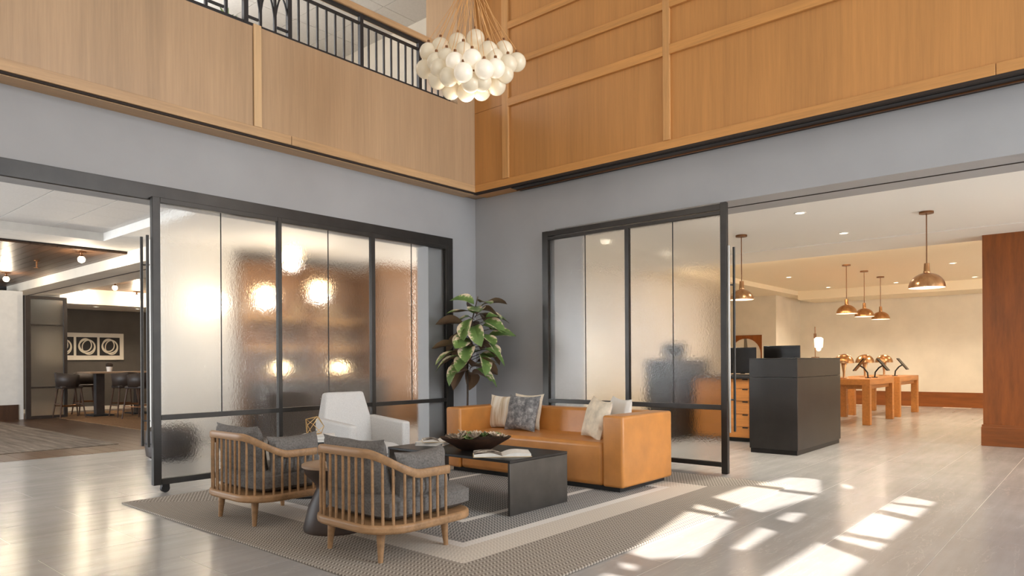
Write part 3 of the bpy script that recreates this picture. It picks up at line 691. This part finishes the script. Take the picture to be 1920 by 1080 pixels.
# worktables with lamps and tablets
def worktable(y0, y1, lb):
    o = thing('work_table', lb, 'table', (-4.0, y0, 0)); Wd, L = .92, y1 - y0
    box(0, Wd, 0, L, .67, .77).build('table_top', 'table_wood', o, bevel=.004)
    box(.06, Wd - .06, .06, L - .06, .60, .67).build('apron', 'table_wood', o)
    for x in (0, Wd - .12):
        for y in (0, L - .12): box(x, x + .12, y, y + .12, 0, .67).build('leg', 'table_wood', o, bevel=.004)
worktable(12.7, 14.4, 'nearer solid wood work table with square legs in reception'); worktable(14.85, 16.55, 'farther solid wood work table near the reception rear wall')
for y, lb in ((12.95, 'copper mushroom table lamp partly hidden by the black desk'), (14.3, 'copper mushroom table lamp in the middle of the three'), (15.75, 'copper mushroom table lamp farthest along the work tables')):
    o = thing('table_lamp', lb, 'lamp', (-3.55, y, .77), 0, 'copper mushroom lamps on the work tables')
    MB().lathe([(.1, 0), (.1, .015), (.02, .02), (.018, .1), (.045, .26), (.04, .27), (0, .27)], 20).build('stem', 'copper', o, smooth=True)
    r = .165; MB().lathe([(r * math.cos(PI / 2 * i / 9), .27 + .16 * math.sin(PI / 2 * i / 9)) for i in range(9)] + [(.001, .43)], 26).build('shade', 'copper', o, smooth=True)
    MB().lathe([(r * .97, .271), (.0, .28)], 26).build('shade_lining', 'shade_inner', o)
    point('table_lamp_light', (0, 0, .22), 4, WARM, .05, o)
def tablet(y, lean, lb):
    o = thing('tablet_stand', lb, 'tablet', (-3.3, y, .77), -PI / 2, 'tablets on the work tables')
    MB().lathe([(.05, 0), (.05, .01), (0, .012)], 14).build('foot', 'rubber', o)
    MB().tube([(0, 0, .01), (0, .01 * lean, .1), (0, .07 * lean, .18), (0, .13 * lean, .22)], .013, 8).build('neck', 'rubber', o)
    box(-.1, .1, -.14, .14, -.009, .009).build('screen', 'screen_black', o, (0, .14 * lean, .24), (-lean * .9, 0, 0), bevel=.004)
tablet(13.5, -1, 'tilted black tablet between the first two copper mushroom lamps'); tablet(13.95, 1, 'tilted black tablet in front of the middle mushroom lamp'); tablet(15.5, 1, 'tilted black tablet at the right end beyond the mushroom lamps')
# arched art on the niche wall
ar = thing('wall_art', 'square brown and cream arch picture on the niche wall', 'picture', (-7.2, 16.89, .9))
box(0, .71, -.03, 0, 0, .82).build('board', 'cream_paint', ar)
n_ = 14; cx_, r_ = .30, .38
pts = [(.71, 0), (.71, .82), (-.0, .82), (-.0, .76)]
arc = [(cx_ + r_ * math.cos(PI * (1 - i / n_)), .36 + r_ * math.sin(PI * (1 - i / n_))) for i in range(n_ + 1) if cx_ + r_ * math.cos(PI * (1 - i / n_)) > 0]
poly = [(.71, 0), (.71, .82), (0, .82)] + arc + [(.68, 0)]
mb = MB(); mb.add([(x, -.045, z) for x, z in poly] + [(x, -.03, z) for x, z in poly], [tuple(range(len(poly)))] + [(i, (i + 1) % len(poly), len(poly) + (i + 1) % len(poly), len(poly) + i) for i in range(len(poly))])
mb.build('arch_cutout', 'column_wood', ar)
mb = MB(); mb.add([(x, y, z) for y in (-.04, -.03) for x, z in ((.24, 0), (.40, 0), (.33, .74), (.27, .74))], [(0, 1, 2, 3), (7, 6, 5, 4), (0, 4, 5, 1), (1, 5, 6, 2), (2, 6, 7, 3), (3, 7, 4, 0)]); mb.build('gray_wedge', 'brushed_steel', ar)

# ------------------------------------------------------------------ rug
rg = box(-hx, hx, -hy, hy, 0, .012).build('rug', 'braided_rug', None, ((RX0 + RX1) / 2, (RY0 + RY1) / 2, 0), bevel=.004)
tag(rg, 'large braided rug with concentric taupe, cream and grey bands', 'rug')
RT = .012
# ------------------------------------------------------------------ soft helpers
def soft_box(name, mat, parent, x0, x1, y0, y1, z0, z1, bv=.03, seg=4, puff=0):
    o = box(x0, x1, y0, y1, z0, z1).build(name, mat, parent, bevel=bv, seg=seg); return o
def cushion(sx, sy, sz, n=14, p=4.0):      # puffed block cushion
    mb = MB(); vs = []; idx = {}
    def f(u, v):
        e = (max(0, 1 - abs(u) ** p) * max(0, 1 - abs(v) ** p)) ** .35
        return e
    for side in (1, -1):
        for i in range(n + 1):
            for j in range(n + 1):
                u, v = -1 + 2 * i / n, -1 + 2 * j / n
                idx[(side, i, j)] = len(vs); vs.append((u * (1 - .07 * abs(v) ** 5) * sx / 2, v * (1 - .07 * abs(u) ** 5) * sy / 2, side * sz / 2 * (.5 + .5 * f(u, v))))
    fs = []
    for side in (1, -1):
        for i in range(n):
            for j in range(n):
                q = [idx[(side, i, j)], idx[(side, i + 1, j)], idx[(side, i + 1, j + 1)], idx[(side, i, j + 1)]]
                fs.append(tuple(q if side > 0 else q[::-1]))
    per = [(i, 0) for i in range(n)] + [(n, j) for j in range(n)] + [(i, n) for i in range(n, 0, -1)] + [(0, j) for j in range(n, 0, -1)]
    for a in range(len(per)):
        b = (a + 1) % len(per)
        fs.append((idx[(-1,) + per[a]], idx[(-1,) + per[b]], idx[(1,) + per[b]], idx[(1,) + per[a]]))
    return mb.add(vs, fs)
def pillow(sx, sy, sz, n=16, pinch=.12, seed=0, wr=.01):
    rr = random.Random(seed); ph = [rr.uniform(0, 6) for _ in range(4)]
    mb = MB(); vs = []; idx = {}
    for side in (1, -1):
        for i in range(n + 1):
            for j in range(n + 1):
                u, v = -1 + 2 * i / n, -1 + 2 * j / n
                if side < 0 and (i in (0, n) or j in (0, n)): idx[(side, i, j)] = idx[(1, i, j)]; continue
                k1 = 1 - pinch * (1 - v * v) * abs(u) ** 3; k2 = 1 - pinch * (1 - u * u) * abs(v) ** 3
                t = (max(0, 1 - u * u) * max(0, 1 - v * v)) ** .42
                z = side * sz / 2 * t + wr * math.sin(5 * u + ph[0]) * math.sin(4 * v + ph[1]) * t
                idx[(side, i, j)] = len(vs); vs.append((u * sx / 2 * k1, v * sy / 2 * k2, z))
    fs = []
    for side in (1, -1):
        for i in range(n):
            for j in range(n):
                q = [idx[(side, i, j)], idx[(side, i + 1, j)], idx[(side, i + 1, j + 1)], idx[(side, i, j + 1)]]
                fs.append(tuple(q if side > 0 else q[::-1]))
    return mb.add(vs, fs)

# ------------------------------------------------------------------ sofa
sf = thing('sofa', 'tan leather sofa with square arms on a black plinth', 'sofa', (-5.12, 4.9, RT))
L_ = 2.08
box(.06, L_ - .06, .05, .80, 0, .04).build('plinth', 'rubber', sf)
soft_box('seat', 'leather_tan', sf, .202, L_ - .202, .004, .66, .04, .405, .04, 5)
soft_box('arm', 'leather_tan', sf, 0, .2, 0, .84, .04, .635, .022); soft_box('arm', 'leather_tan', sf, L_ - .2, L_, 0, .84, .04, .635, .022)
bk = MB(); bk.add([(x, y, z) for x in (.203, L_ - .203) for y, z in ((.60, .25), (.84, .04), (.84, .635), (.68, .635))], [(0, 1, 2, 3), (7, 6, 5, 4), (0, 4, 5, 1), (1, 5, 6, 2), (2, 6, 7, 3), (3, 7, 4, 0)])
bk.build('backrest', 'leather_tan', sf, bevel=.025, seg=4)
def put_pillow(name, mat, loc, rot, s, label, seed, grp='throw pillows on the tan sofa', cat='pillow'):
    o = pillow(*s, seed=seed).build(name, mat, None, loc, rot, smooth=True); tag(o, label, cat, grp)
SZ = RT + .405
put_pillow('throw_pillow', 'striped_cream', (-4.80, 5.42, SZ + .165), (PI / 2 - .22, 0, .12), (.36, .36, .13), 'cream striped throw pillow at the left end of the tan sofa', 1)
put_pillow('throw_pillow', 'velvet_gray', (-4.47, 5.33, SZ + .172), (PI / 2 - .28, 0, -.05), (.42, .37, .14), 'mottled grey velvet throw pillow on the tan sofa', 2)
put_pillow('throw_pillow', 'cushion_cream', (-4.52, 5.47, SZ + .178), (PI / 2 - .22, 0, .0), (.38, .37, .1), 'cream throw pillow hidden behind the grey velvet pillow', 5)
put_pillow('throw_pillow', 'cushion_cream', (-3.49, 5.19, SZ + .17), (PI / 2 - .3, .10, -.5), (.36, .38, .15), 'beige textured throw pillow leaning on the right sofa arm', 3)
put_pillow('throw_pillow', 'cover_white', (-3.43, 5.46, SZ + .175), (PI / 2 - .2, .05, -.5), (.36, .36, .13), 'white throw pillow behind the beige pillow at the right sofa arm', 4)

# ------------------------------------------------------------------ coffee table
ct = thing('coffee_table', 'low black metal waterfall coffee table on the rug', 'table', (-4.55, 3.69, RT))
box(0, 1.34, 0, .68, .372, .392).build('table_top', 'steel_black', ct, bevel=.003)
box(1.318, 1.338, 0, .68, 0, .372).build('side_panel', 'steel_panel', ct, bevel=.003); box(.002, .022, 0, .68, 0, .372).build('side_panel', 'steel_panel', ct, bevel=.003)
CTZ = RT + .392
bw = thing('planter_bowl', 'wide dark wooden bowl of succulents on the coffee table', 'bowl', (-3.83, 3.99, CTZ))
mb = MB().lathe([(.09, 0), (.12, .005), (.2, .05), (.27, .09), (.285, .105), (.27, .1), (.2, .075), (0, .07)], 30)
b_ = mb.build('bowl', 'bowl_brown', bw, smooth=True); b_.scale = (1.0, .72, 1); b_.rotation_euler = (0, 0, .8)
def rosette(nl, r, seed, mat):
    rr = random.Random(seed); mb = MB()
    for ring_, (n2, rad, tilt) in enumerate(((nl, r, .35), (nl - 2, r * .72, .8), (4, r * .4, 1.2))):
        for i in range(n2):
            a = 2 * PI * i / n2 + ring_ * .4; ca, sa = math.cos(a), math.sin(a); l_ = rad; ct_, st_ = math.cos(tilt), math.sin(tilt); w_ = rad * .32
            def P(u, v, h): return (ca * u * ct_ - sa * v, sa * u * ct_ + ca * v, u * st_ + h)
            mb.add([P(.0, -w_ * .4, 0), P(l_ * .6, -w_, .004), P(l_, 0, .008), P(l_ * .6, w_, .004), P(0, w_ * .4, 0), P(l_ * .5, 0, .012)], [(0, 1, 5), (1, 2, 5), (2, 3, 5), (3, 4, 5), (4, 0, 5)])
    me_ = mb.mesh('rosette'); me_.materials.append(M[mat]); return me_
ros = [rosette(7, .06, 1, 'succulent_pale'), rosette(8, .05, 2, 'succulent_green'), rosette(6, .07, 3, 'succulent_pale')]
rr = random.Random(5)
for i in range(22):
    a = i * 2.4; rad = .20 * math.sqrt((i + .5) / 22); x, y = rad * math.cos(a) * 1.05, rad * math.sin(a) * .75
    x, y = x * math.cos(.8) - y * math.sin(.8), x * math.sin(.8) + y * math.cos(.8)
    o = link('rosette', ros[i % 3], bw, (x, y, .085 + rr.uniform(0, .03)), (rr.uniform(-.3, .3), rr.uniform(-.3, .3), rr.uniform(0, 6)))
def open_book(loc, rz, sx, sy, label, th=.022):
    o = thing('open_book', label, 'book', loc, rz)
    box(-sx, sx, -sy / 2 - .004, sy / 2 + .004, 0, .004).build('cover', 'cover_tan', o)
    for s_, mat in ((1, 'paper'), (-1, 'open_page_photo')):
        mb = MB(); n2 = 10; vs = []
        for i in range(n2 + 1):
            u = i / n2; z = .005 + th * (math.sin(min(1, u * 1.6) * PI / 2) * (1 - .55 * u)) + .002
            for y in (-sy / 2, sy / 2): vs += [(s_ * u * sx * .97, y, z), (s_ * u * sx * .97, y, .0045)]
        fs = []
        for i in range(n2):
            a, b = 4 * i, 4 * (i + 1)
            fs += [(a, b, b + 2, a + 2), (a, a + 1, b + 1, b), (a + 2, b + 2, b + 3, a + 3)]
        fs += [(4 * n2, 4 * n2 + 1, 4 * n2 + 3, 4 * n2 + 2)]
        mb.add(vs, fs); pg = mb.build('page_block', ['paper', mat], o, smooth=False)
        for pi_, p_ in enumerate(pg.data.polygons):
            if pi_ % 3 == 0 and pi_ < 3 * n2: p_.material_index = 1
    return o
open_book((-3.46, 3.885, CTZ), .78, .215, .24, 'large open picture book on the right end of the coffee table', .035)
def closed_book(loc, rz, sx, sy, sz, cover, label, grp=None):
    o = thing('book', label, 'book', loc, rz, grp)
    box(-sx / 2, sx / 2, -sy / 2, sy / 2, 0, .004).build('back_cover', cover, o); box(-sx / 2, sx / 2, -sy / 2, sy / 2, sz - .004, sz).build('front_cover', cover, o)
    box(-sx / 2 + .004, sx / 2 - .004, -sy / 2 + .004, sy / 2 - .004, .004, sz - .004).build('page_block', 'paper', o); box(-sx / 2 - .003, -sx / 2, -sy / 2, sy / 2, 0, sz).build('spine', cover, o)
closed_book((-4.36, 4.02, CTZ), .5, .24, .19, .03, 'cover_white', 'white closed book lying at the left end of the coffee table')
open_book((-4.32, 4.05, CTZ + .03), .9, .14, .2, 'small open book on the white book, left end of coffee table', .025)
# ------------------------------------------------------------------ end table, books, sculpture
et = thing('end_table', 'small dark round end table between the chairs under the books', 'table', (-5.05, 3.27, RT))
MB().lathe([(.2, 0), (.2, .015), (.02, .02), (.02, .42), (.0, .42)], 24).build('stand', 'steel_black', et, smooth=True); MB().lathe([(.21, .42), (.21, .445), (0, .445)], 32).build('table_top', 'steel_black', et)
EZ = RT + .445
closed_book((-4.98, 3.31, EZ), .75, .26, .2, .028, 'cover_white', 'lower white book of the stack under the gold wire sculpture'); closed_book((-4.985, 3.305, EZ + .028), .7, .25, .19, .026, 'cover_white', 'upper white book directly under the gold wire sculpture')
closed_book((-5.13, 3.16, EZ), 1.2, .13, .1, .03, 'cover_tan', 'small tan book beside the white stack on the end table')
gs = thing('wire_sculpture', 'gold wire geometric sculpture standing on white books', 'sculpture', (-5.0, 3.285, EZ + .054))
q = random.Random(11); nodes = [(-.075, -.02, .0), (.06, -.05, .0), (.0, .07, .004), (-.07, .04, .075), (.075, .045, .07), (.02, -.075, .085), (-.05, -.045, .125), (.045, .0, .15), (-.01, .05, .14)]
edges = [(0, 1), (1, 2), (2, 0), (0, 3), (2, 3), (2, 4), (1, 4), (1, 5), (0, 5), (5, 6), (3, 6), (6, 7), (7, 4), (7, 8), (8, 3), (8, 4), (5, 7), (6, 8), (0, 6)]
for a, b in edges: MB().tube([nodes[a], nodes[b]], .003, 6).build('wire', 'gold_wire', gs)
# ------------------------------------------------------------------ drum table
dm = thing('drum_table', 'dark turned wood hourglass side table between the spindle chairs', 'table', (-3.87, 2.70, RT))
MB().lathe([(.20, 0), (.205, .02), (.17, .16), (.12, .27), (.125, .30), (.19, .37), (.205, .41), (0, .41)], 32).build('pedestal', 'drum_wood', dm, smooth=True)
MB().lathe([(.205, .41), (.212, .414), (.212, .43), (.205, .434), (0, .434)], 32).build('table_top', 'drum_rim', dm, smooth=True)

# ------------------------------------------------------------------ spindle chairs
def rr_path(hx_, yb, yf, r, step=.01):
    # from right arm front, back along +X side, round the back, to the left arm front
    pts = []
    y = yf
    while y > yb + r: pts.append((hx_, y)); y -= step
    n2 = int(PI / 2 * r / step)
    for i in range(n2 + 1): a = -PI / 2 * i / n2; pts.append((hx_ - r + r * math.cos(a), yb + r + r * math.sin(a)))
    x = hx_ - r - step
    while x > -(hx_ - r): pts.append((x, yb)); x -= step
    for i in range(n2 + 1): a = -PI / 2 - PI / 2 * i / n2; pts.append((-hx_ + r + r * math.cos(a), yb + r + r * math.sin(a)))
    y = yb + r + step
    while y < yf: pts.append((-hx_, y)); y += step
    return pts
def sm(a, b, x): t = min(1, max(0, (x - a) / (b - a))); return t * t * (3 - 2 * t)
def make_chair():
    o = thing('spindle_armchair', '', 'chair')
    HX, YB, YF, R_ = .355, -.345, .37, .2
    # tray base
    path = [(x, y) for x, y in rr_path(HX + .02, YB - .02, YF - .16, R_ + .02, .03)]
    path += [(-HX - .02 + .16 * (1 - math.cos(a)), YF - .16 + .16 * math.sin(a)) for a in [PI / 2 * i / 5 for i in range(1, 6)]]
    path += [(HX + .02 - .16 * (1 - math.cos(a)), YF - .16 + .16 * math.sin(a)) for a in [PI / 2 * i / 5 for i in range(5, 0, -1)]]
    MB().prism(path[::-1], .165, .215).build('base_frame', 'chair_wood', o, bevel=.016, seg=3)
    pth = rr_path(HX, YB, .13, R_, .008)
    n2 = len(pth); s = [0]
    for i in range(1, n2): s.append(s[-1] + math.dist(pth[i], pth[i - 1]))
    T = s[-1]; sc_ = .13 - (YB + R_)   # arm straight length
    def rz_(si):
        m_ = min(si, T - si); return .474 + .124 * sm(.20, .55, m_)
    mb = MB(); vs = []; sec = [(-.014, -.016), (-.014, .016), (-.008, .024), (.008, .024), (.014, .016), (.014, -.016), (.008, -.024), (-.008, -.024)]
    for i in range(0, n2):
        a = pth[max(i - 1, 0)]; b = pth[min(i + 1, n2 - 1)]; tx, ty = b[0] - a[0], b[1] - a[1]; l_ = math.hypot(tx, ty); nx, ny = ty / l_, -tx / l_
        for u, v_ in sec: vs.append((pth[i][0] + nx * u, pth[i][1] + ny * u, rz_(s[i]) + v_))
    fs = [(i * 8 + j, i * 8 + (j + 1) % 8, (i + 1) * 8 + (j + 1) % 8, (i + 1) * 8 + j) for i in range(n2 - 1) for j in range(8)] + [tuple(range(7, -1, -1)), tuple(range((n2 - 1) * 8, n2 * 8))]
    mb.add(vs, fs).build('top_rail', 'chair_wood', o, smooth=True)
    nsp = 25
    for q_ in range(nsp):
        si = .025 + (T - .05) * q_ / (nsp - 1)
        i = min(range(n2), key=lambda t: abs(s[t] - si))
        MB().tube([(pth[i][0], pth[i][1], .205), (pth[i][0], pth[i][1], rz_(si) - .01)], [.0085, .0075], 8).build('spindle', 'chair_wood', o, smooth=True)
    for x in (-.235, .235):
        for y in (-.27, .22): MB().tube([(x * .96, y * .96, .17), (x, y, 0)], [.026, .014], 12).build('leg', 'chair_wood', o, smooth=True)
    c = cushion(.63, .66, .15).build('seat_cushion', 'fabric_charcoal', o, (0, .05, .288), smooth=True)
    return o
ch = make_chair()
cpos = [(-3.255, 2.665, RT, 'spindle armchair with charcoal cushions nearest the camera'), (-4.585, 2.665, RT, 'spindle armchair with charcoal cushions beside the left glass door')]
chairs = []
for i, (x, y, z, lb) in enumerate(cpos):
    o = ch if i == 0 else copy_tree(ch)
    o.location = (x, y, z); o['label'] = lb; o['group'] = 'spindle armchairs on the rug'; chairs.append(o)
def chair_pillow(ci, loc, rot, s, seed, label):
    x, y, z, _ = cpos[ci]
    o = pillow(*s, seed=seed, wr=.016).build('back_pillow', 'fabric_charcoal', None, (x + loc[0], y + loc[1], z + loc[2]), rot, smooth=True); tag(o, label, 'pillow', 'charcoal pillows on the spindle armchairs')
chair_pillow(0, (-.05, -.205, .485), (PI / 2 + .2, 0, .02), (.56, .37, .18), 21, 'charcoal back pillow rising over the rail of the nearest armchair')
chair_pillow(0, (.225, .04, .45), (PI / 2 + .1, .0, -PI / 2 + .2), (.46, .29, .17), 22, 'charcoal side pillow along the right arm of the nearest armchair')
chair_pillow(1, (-.05, -.205, .485), (PI / 2 + .2, 0, .02), (.56, .37, .18), 23, 'charcoal back pillow with pointed corners on the left armchair')
chair_pillow(1, (.225, .04, .45), (PI / 2 + .1, .0, -PI / 2 + .2), (.46, .29, .17), 24, 'charcoal side pillow along the right arm of the left armchair')

# ------------------------------------------------------------------ white armchair
wa_ = thing('upholstered_armchair', 'pale grey upholstered armchair with a tall tapered back', 'chair', (-5.32, 4.03, RT), -.06)
soft_box('seat_base', 'fabric_white', wa_, -.24, .27, -.24, .24, .12, .24, .02); cushion(.5, .48, .12).build('seat_cushion', 'fabric_white', wa_, (.02, 0, .285), smooth=True)
for s_ in (-1, 1):
    mb = MB(); y0, y1 = sorted((s_ * .245, s_ * .335))
    mb.add([(x, y, z) for y in (y0, y1) for x, z in ((-.30, .10), (.28, .10), (.28, .535), (-.30, .575))], [(0, 1, 2, 3), (7, 6, 5, 4), (0, 4, 5, 1), (1, 5, 6, 2), (2, 6, 7, 3), (3, 7, 4, 0)])
    mb.build('arm', 'fabric_white', wa_, bevel=.022, seg=3)
mb = MB(); mb.add([(-.20, -.25, .12), (-.32, -.28, .10), (-.32, .28, .10), (-.20, .25, .12), (-.24, -.27, .5), (-.36, -.29, .5), (-.36, .29, .5), (-.24, .27, .5), (-.30, -.205, .81), (-.40, -.205, .80), (-.40, .205, .80), (-.30, .205, .81)],
    [(0, 1, 2, 3)] + [(a + i, a + (i + 1) % 4, a + 4 + (i + 1) % 4, a + 4 + i) for a in (0, 4) for i in range(4)] + [(11, 10, 9, 8)])
bm = bmesh.new(); me = mb.mesh('backrest'); bm.from_mesh(me); bmesh.ops.recalc_face_normals(bm, faces=bm.faces); bm.to_mesh(me); bm.free(); me.materials.append(M['fabric_white'])
o = link('backrest', me, wa_); b_ = o.modifiers.new('bevel', 'BEVEL'); b_.width = .025; b_.segments = 4; b_.limit_method = 'ANGLE'; smooth_mesh(me)
for x in (-.27, .24):
    for y in (-.28, .28): MB().tube([(x, y, .11), (x, y, 0)], [.02, .013], 10).build('leg', 'stool_wood', wa_)

# ------------------------------------------------------------------ fiddle leaf plant behind the sofa
pl = thing('fiddle_leaf_fig', 'tall variegated fig tree in the grey corner behind the sofa', 'plant', (-5.76, 5.86, RT))
MB().lathe([(.14, 0), (.18, .36), (.165, .36), (.155, .32), (0, .32)], 24).build('pot', 'ceramic_white', pl, smooth=True)
MB().lathe([(.155, .318), (0, .33)], 20).build('soil', 'soil', pl)
trunk = [(0, 0, .3), (.01, 0, .7), (.0, .01, 1.0), (.02, .01, 1.3), (.05, .05, 1.6), (.09, .1, 1.86)]
MB().tube(trunk, [.014, .012, .011, .01, .008, .006], 10).build('trunk', 'stem_brown', pl, smooth=True)
def leaf_mesh(l, wd, cup, droop):
    mb = MB(); nx, ny = 4, 8; vs = []
    for j in range(ny + 1):
        t = j / ny; half = wd / 2 * (math.sin(PI * min(1, t ** .8 * 1.0)) ** .7 * (.55 + .6 * t)) if 0 < t < 1 else .002
        for i in range(nx + 1):
            u = -1 + 2 * i / nx; vs.append((u * half, t * l, cup * abs(u) * half * 3 - droop * t * t * l + .004 * math.sin(9 * t + 3 * u)))
    fs = [(j * (nx + 1) + i, j * (nx + 1) + i + 1, (j + 1) * (nx + 1) + i + 1, (j + 1) * (nx + 1) + i) for j in range(ny) for i in range(nx)]
    me_ = mb.add(vs, fs).mesh('leaf'); me_.materials.append(M['ficus_leaf']); smooth_mesh(me_); return me_
lm = [leaf_mesh(.32, .25, .12, .35), leaf_mesh(.28, .23, .16, .55), leaf_mesh(.30, .21, .1, .1)]
rr = random.Random(12)
for i in range(48):
    t = i / 47; z = .95 + .84 * t; ang = i * 2.4 + rr.uniform(-.3, .3)
    fx = .02 + .07 * t; stem = .05 + .12 * math.sin(PI * min(1, t * 1.05)) * rr.uniform(.5, 1.2)
    bx, by_ = fx + stem * math.cos(ang), .02 + .08 * t + stem * math.sin(ang)
    el = rr.uniform(-.6, .4) + .35 * (t > .85)
    link('leaf', lm[i % 3], pl, (bx, by_, z), (el, rr.uniform(-.5, .5), ang - PI / 2))
    if stem > .08: MB().tube([(fx * .8, .02 + .06 * t, z - .04), (bx, by_, z)], .004, 5).build('leaf_stalk', 'stem_brown', pl)

# ------------------------------------------------------------------ bubble chandelier
CD = 5.8
def at(px, py, dd): v_ = fw + rt * ((px - 960) / F_PX) + up * ((HY - py) / F_PX); return Vector((0, 0, CAM_Z)) + v_ * dd
cc = at(883, 125, CD)
cl = thing('bubble_chandelier', 'chandelier of clustered frosted glass globes hanging on bronze cords', 'chandelier', cc)
front = [(225, 505, 0), (340, 455, .0), (505, 410, 0), (677, 375, .0), (800, 490, -.1), (950, 485, 0), (1075, 600, .0), (190, 668, 0), (300, 600, -.12), (310, 770, -.1), (440, 870, -.02), (585, 890, -.05), (735, 880, -.02), (880, 830, -.05),
         (955, 715, -.1), (480, 600, -.24), (645, 570, -.28), (760, 670, -.3), (560, 700, -.3), (420, 740, -.22), (630, 800, -.22), (740, 790, -.2), (870, 660, -.22), (990, 620, -.1), (400, 560, -.15), (330, 660, -.16), (560, 500, -.12), (860, 560, -.1)]
back = [(300, 560, .15), (430, 500, .22), (560, 480, .28), (700, 470, .3), (830, 540, .25), (960, 580, .16), (380, 700, .2), (520, 760, .25), (660, 780, .26), (800, 740, .24), (900, 690, .2), (600, 620, .33)]
lit = {16, 15, 17, 18, 22}
gm = MB().sphere((0, 0, 0), .077, 20, 12).mesh('globe'); smooth_mesh(gm); gm.materials.append(M['globe_frost'])
gm2 = gm.copy(); gm2.materials.clear(); gm2.materials.append(M['globe_lit'])
hub = Vector((0, 0, .78)); k_ = 0
for i, (zx, zy, dz) in enumerate(front + back):
    p = at(760 + zx / 5.144, zy / 5.144, CD + dz) - cc
    link('globe', gm2 if i in lit else gm, cl, p)
    MB().tube([p + Vector((0, 0, .07)), p + Vector((0, 0, .1))], .012, 8).build('globe_cap', 'bronze', cl)
    MB().tube([p + Vector((0, 0, .1)), hub + Vector((random.uniform(-.05, .05), random.uniform(-.05, .05), 0))], .0022, 5, False).build('cord', 'cord_amber', cl)
MB().lathe([(.07, .77), (.07, .80), (.012, .82), (.012, TOPZ - cc.z - .03), (.09, TOPZ - cc.z - .03), (.09, TOPZ - cc.z), (0, TOPZ - cc.z)], 18).build('hub', 'bronze', cl, smooth=True)
point('chandelier_light', (0, 0, -.35), 12, SOFT, .25, cl)
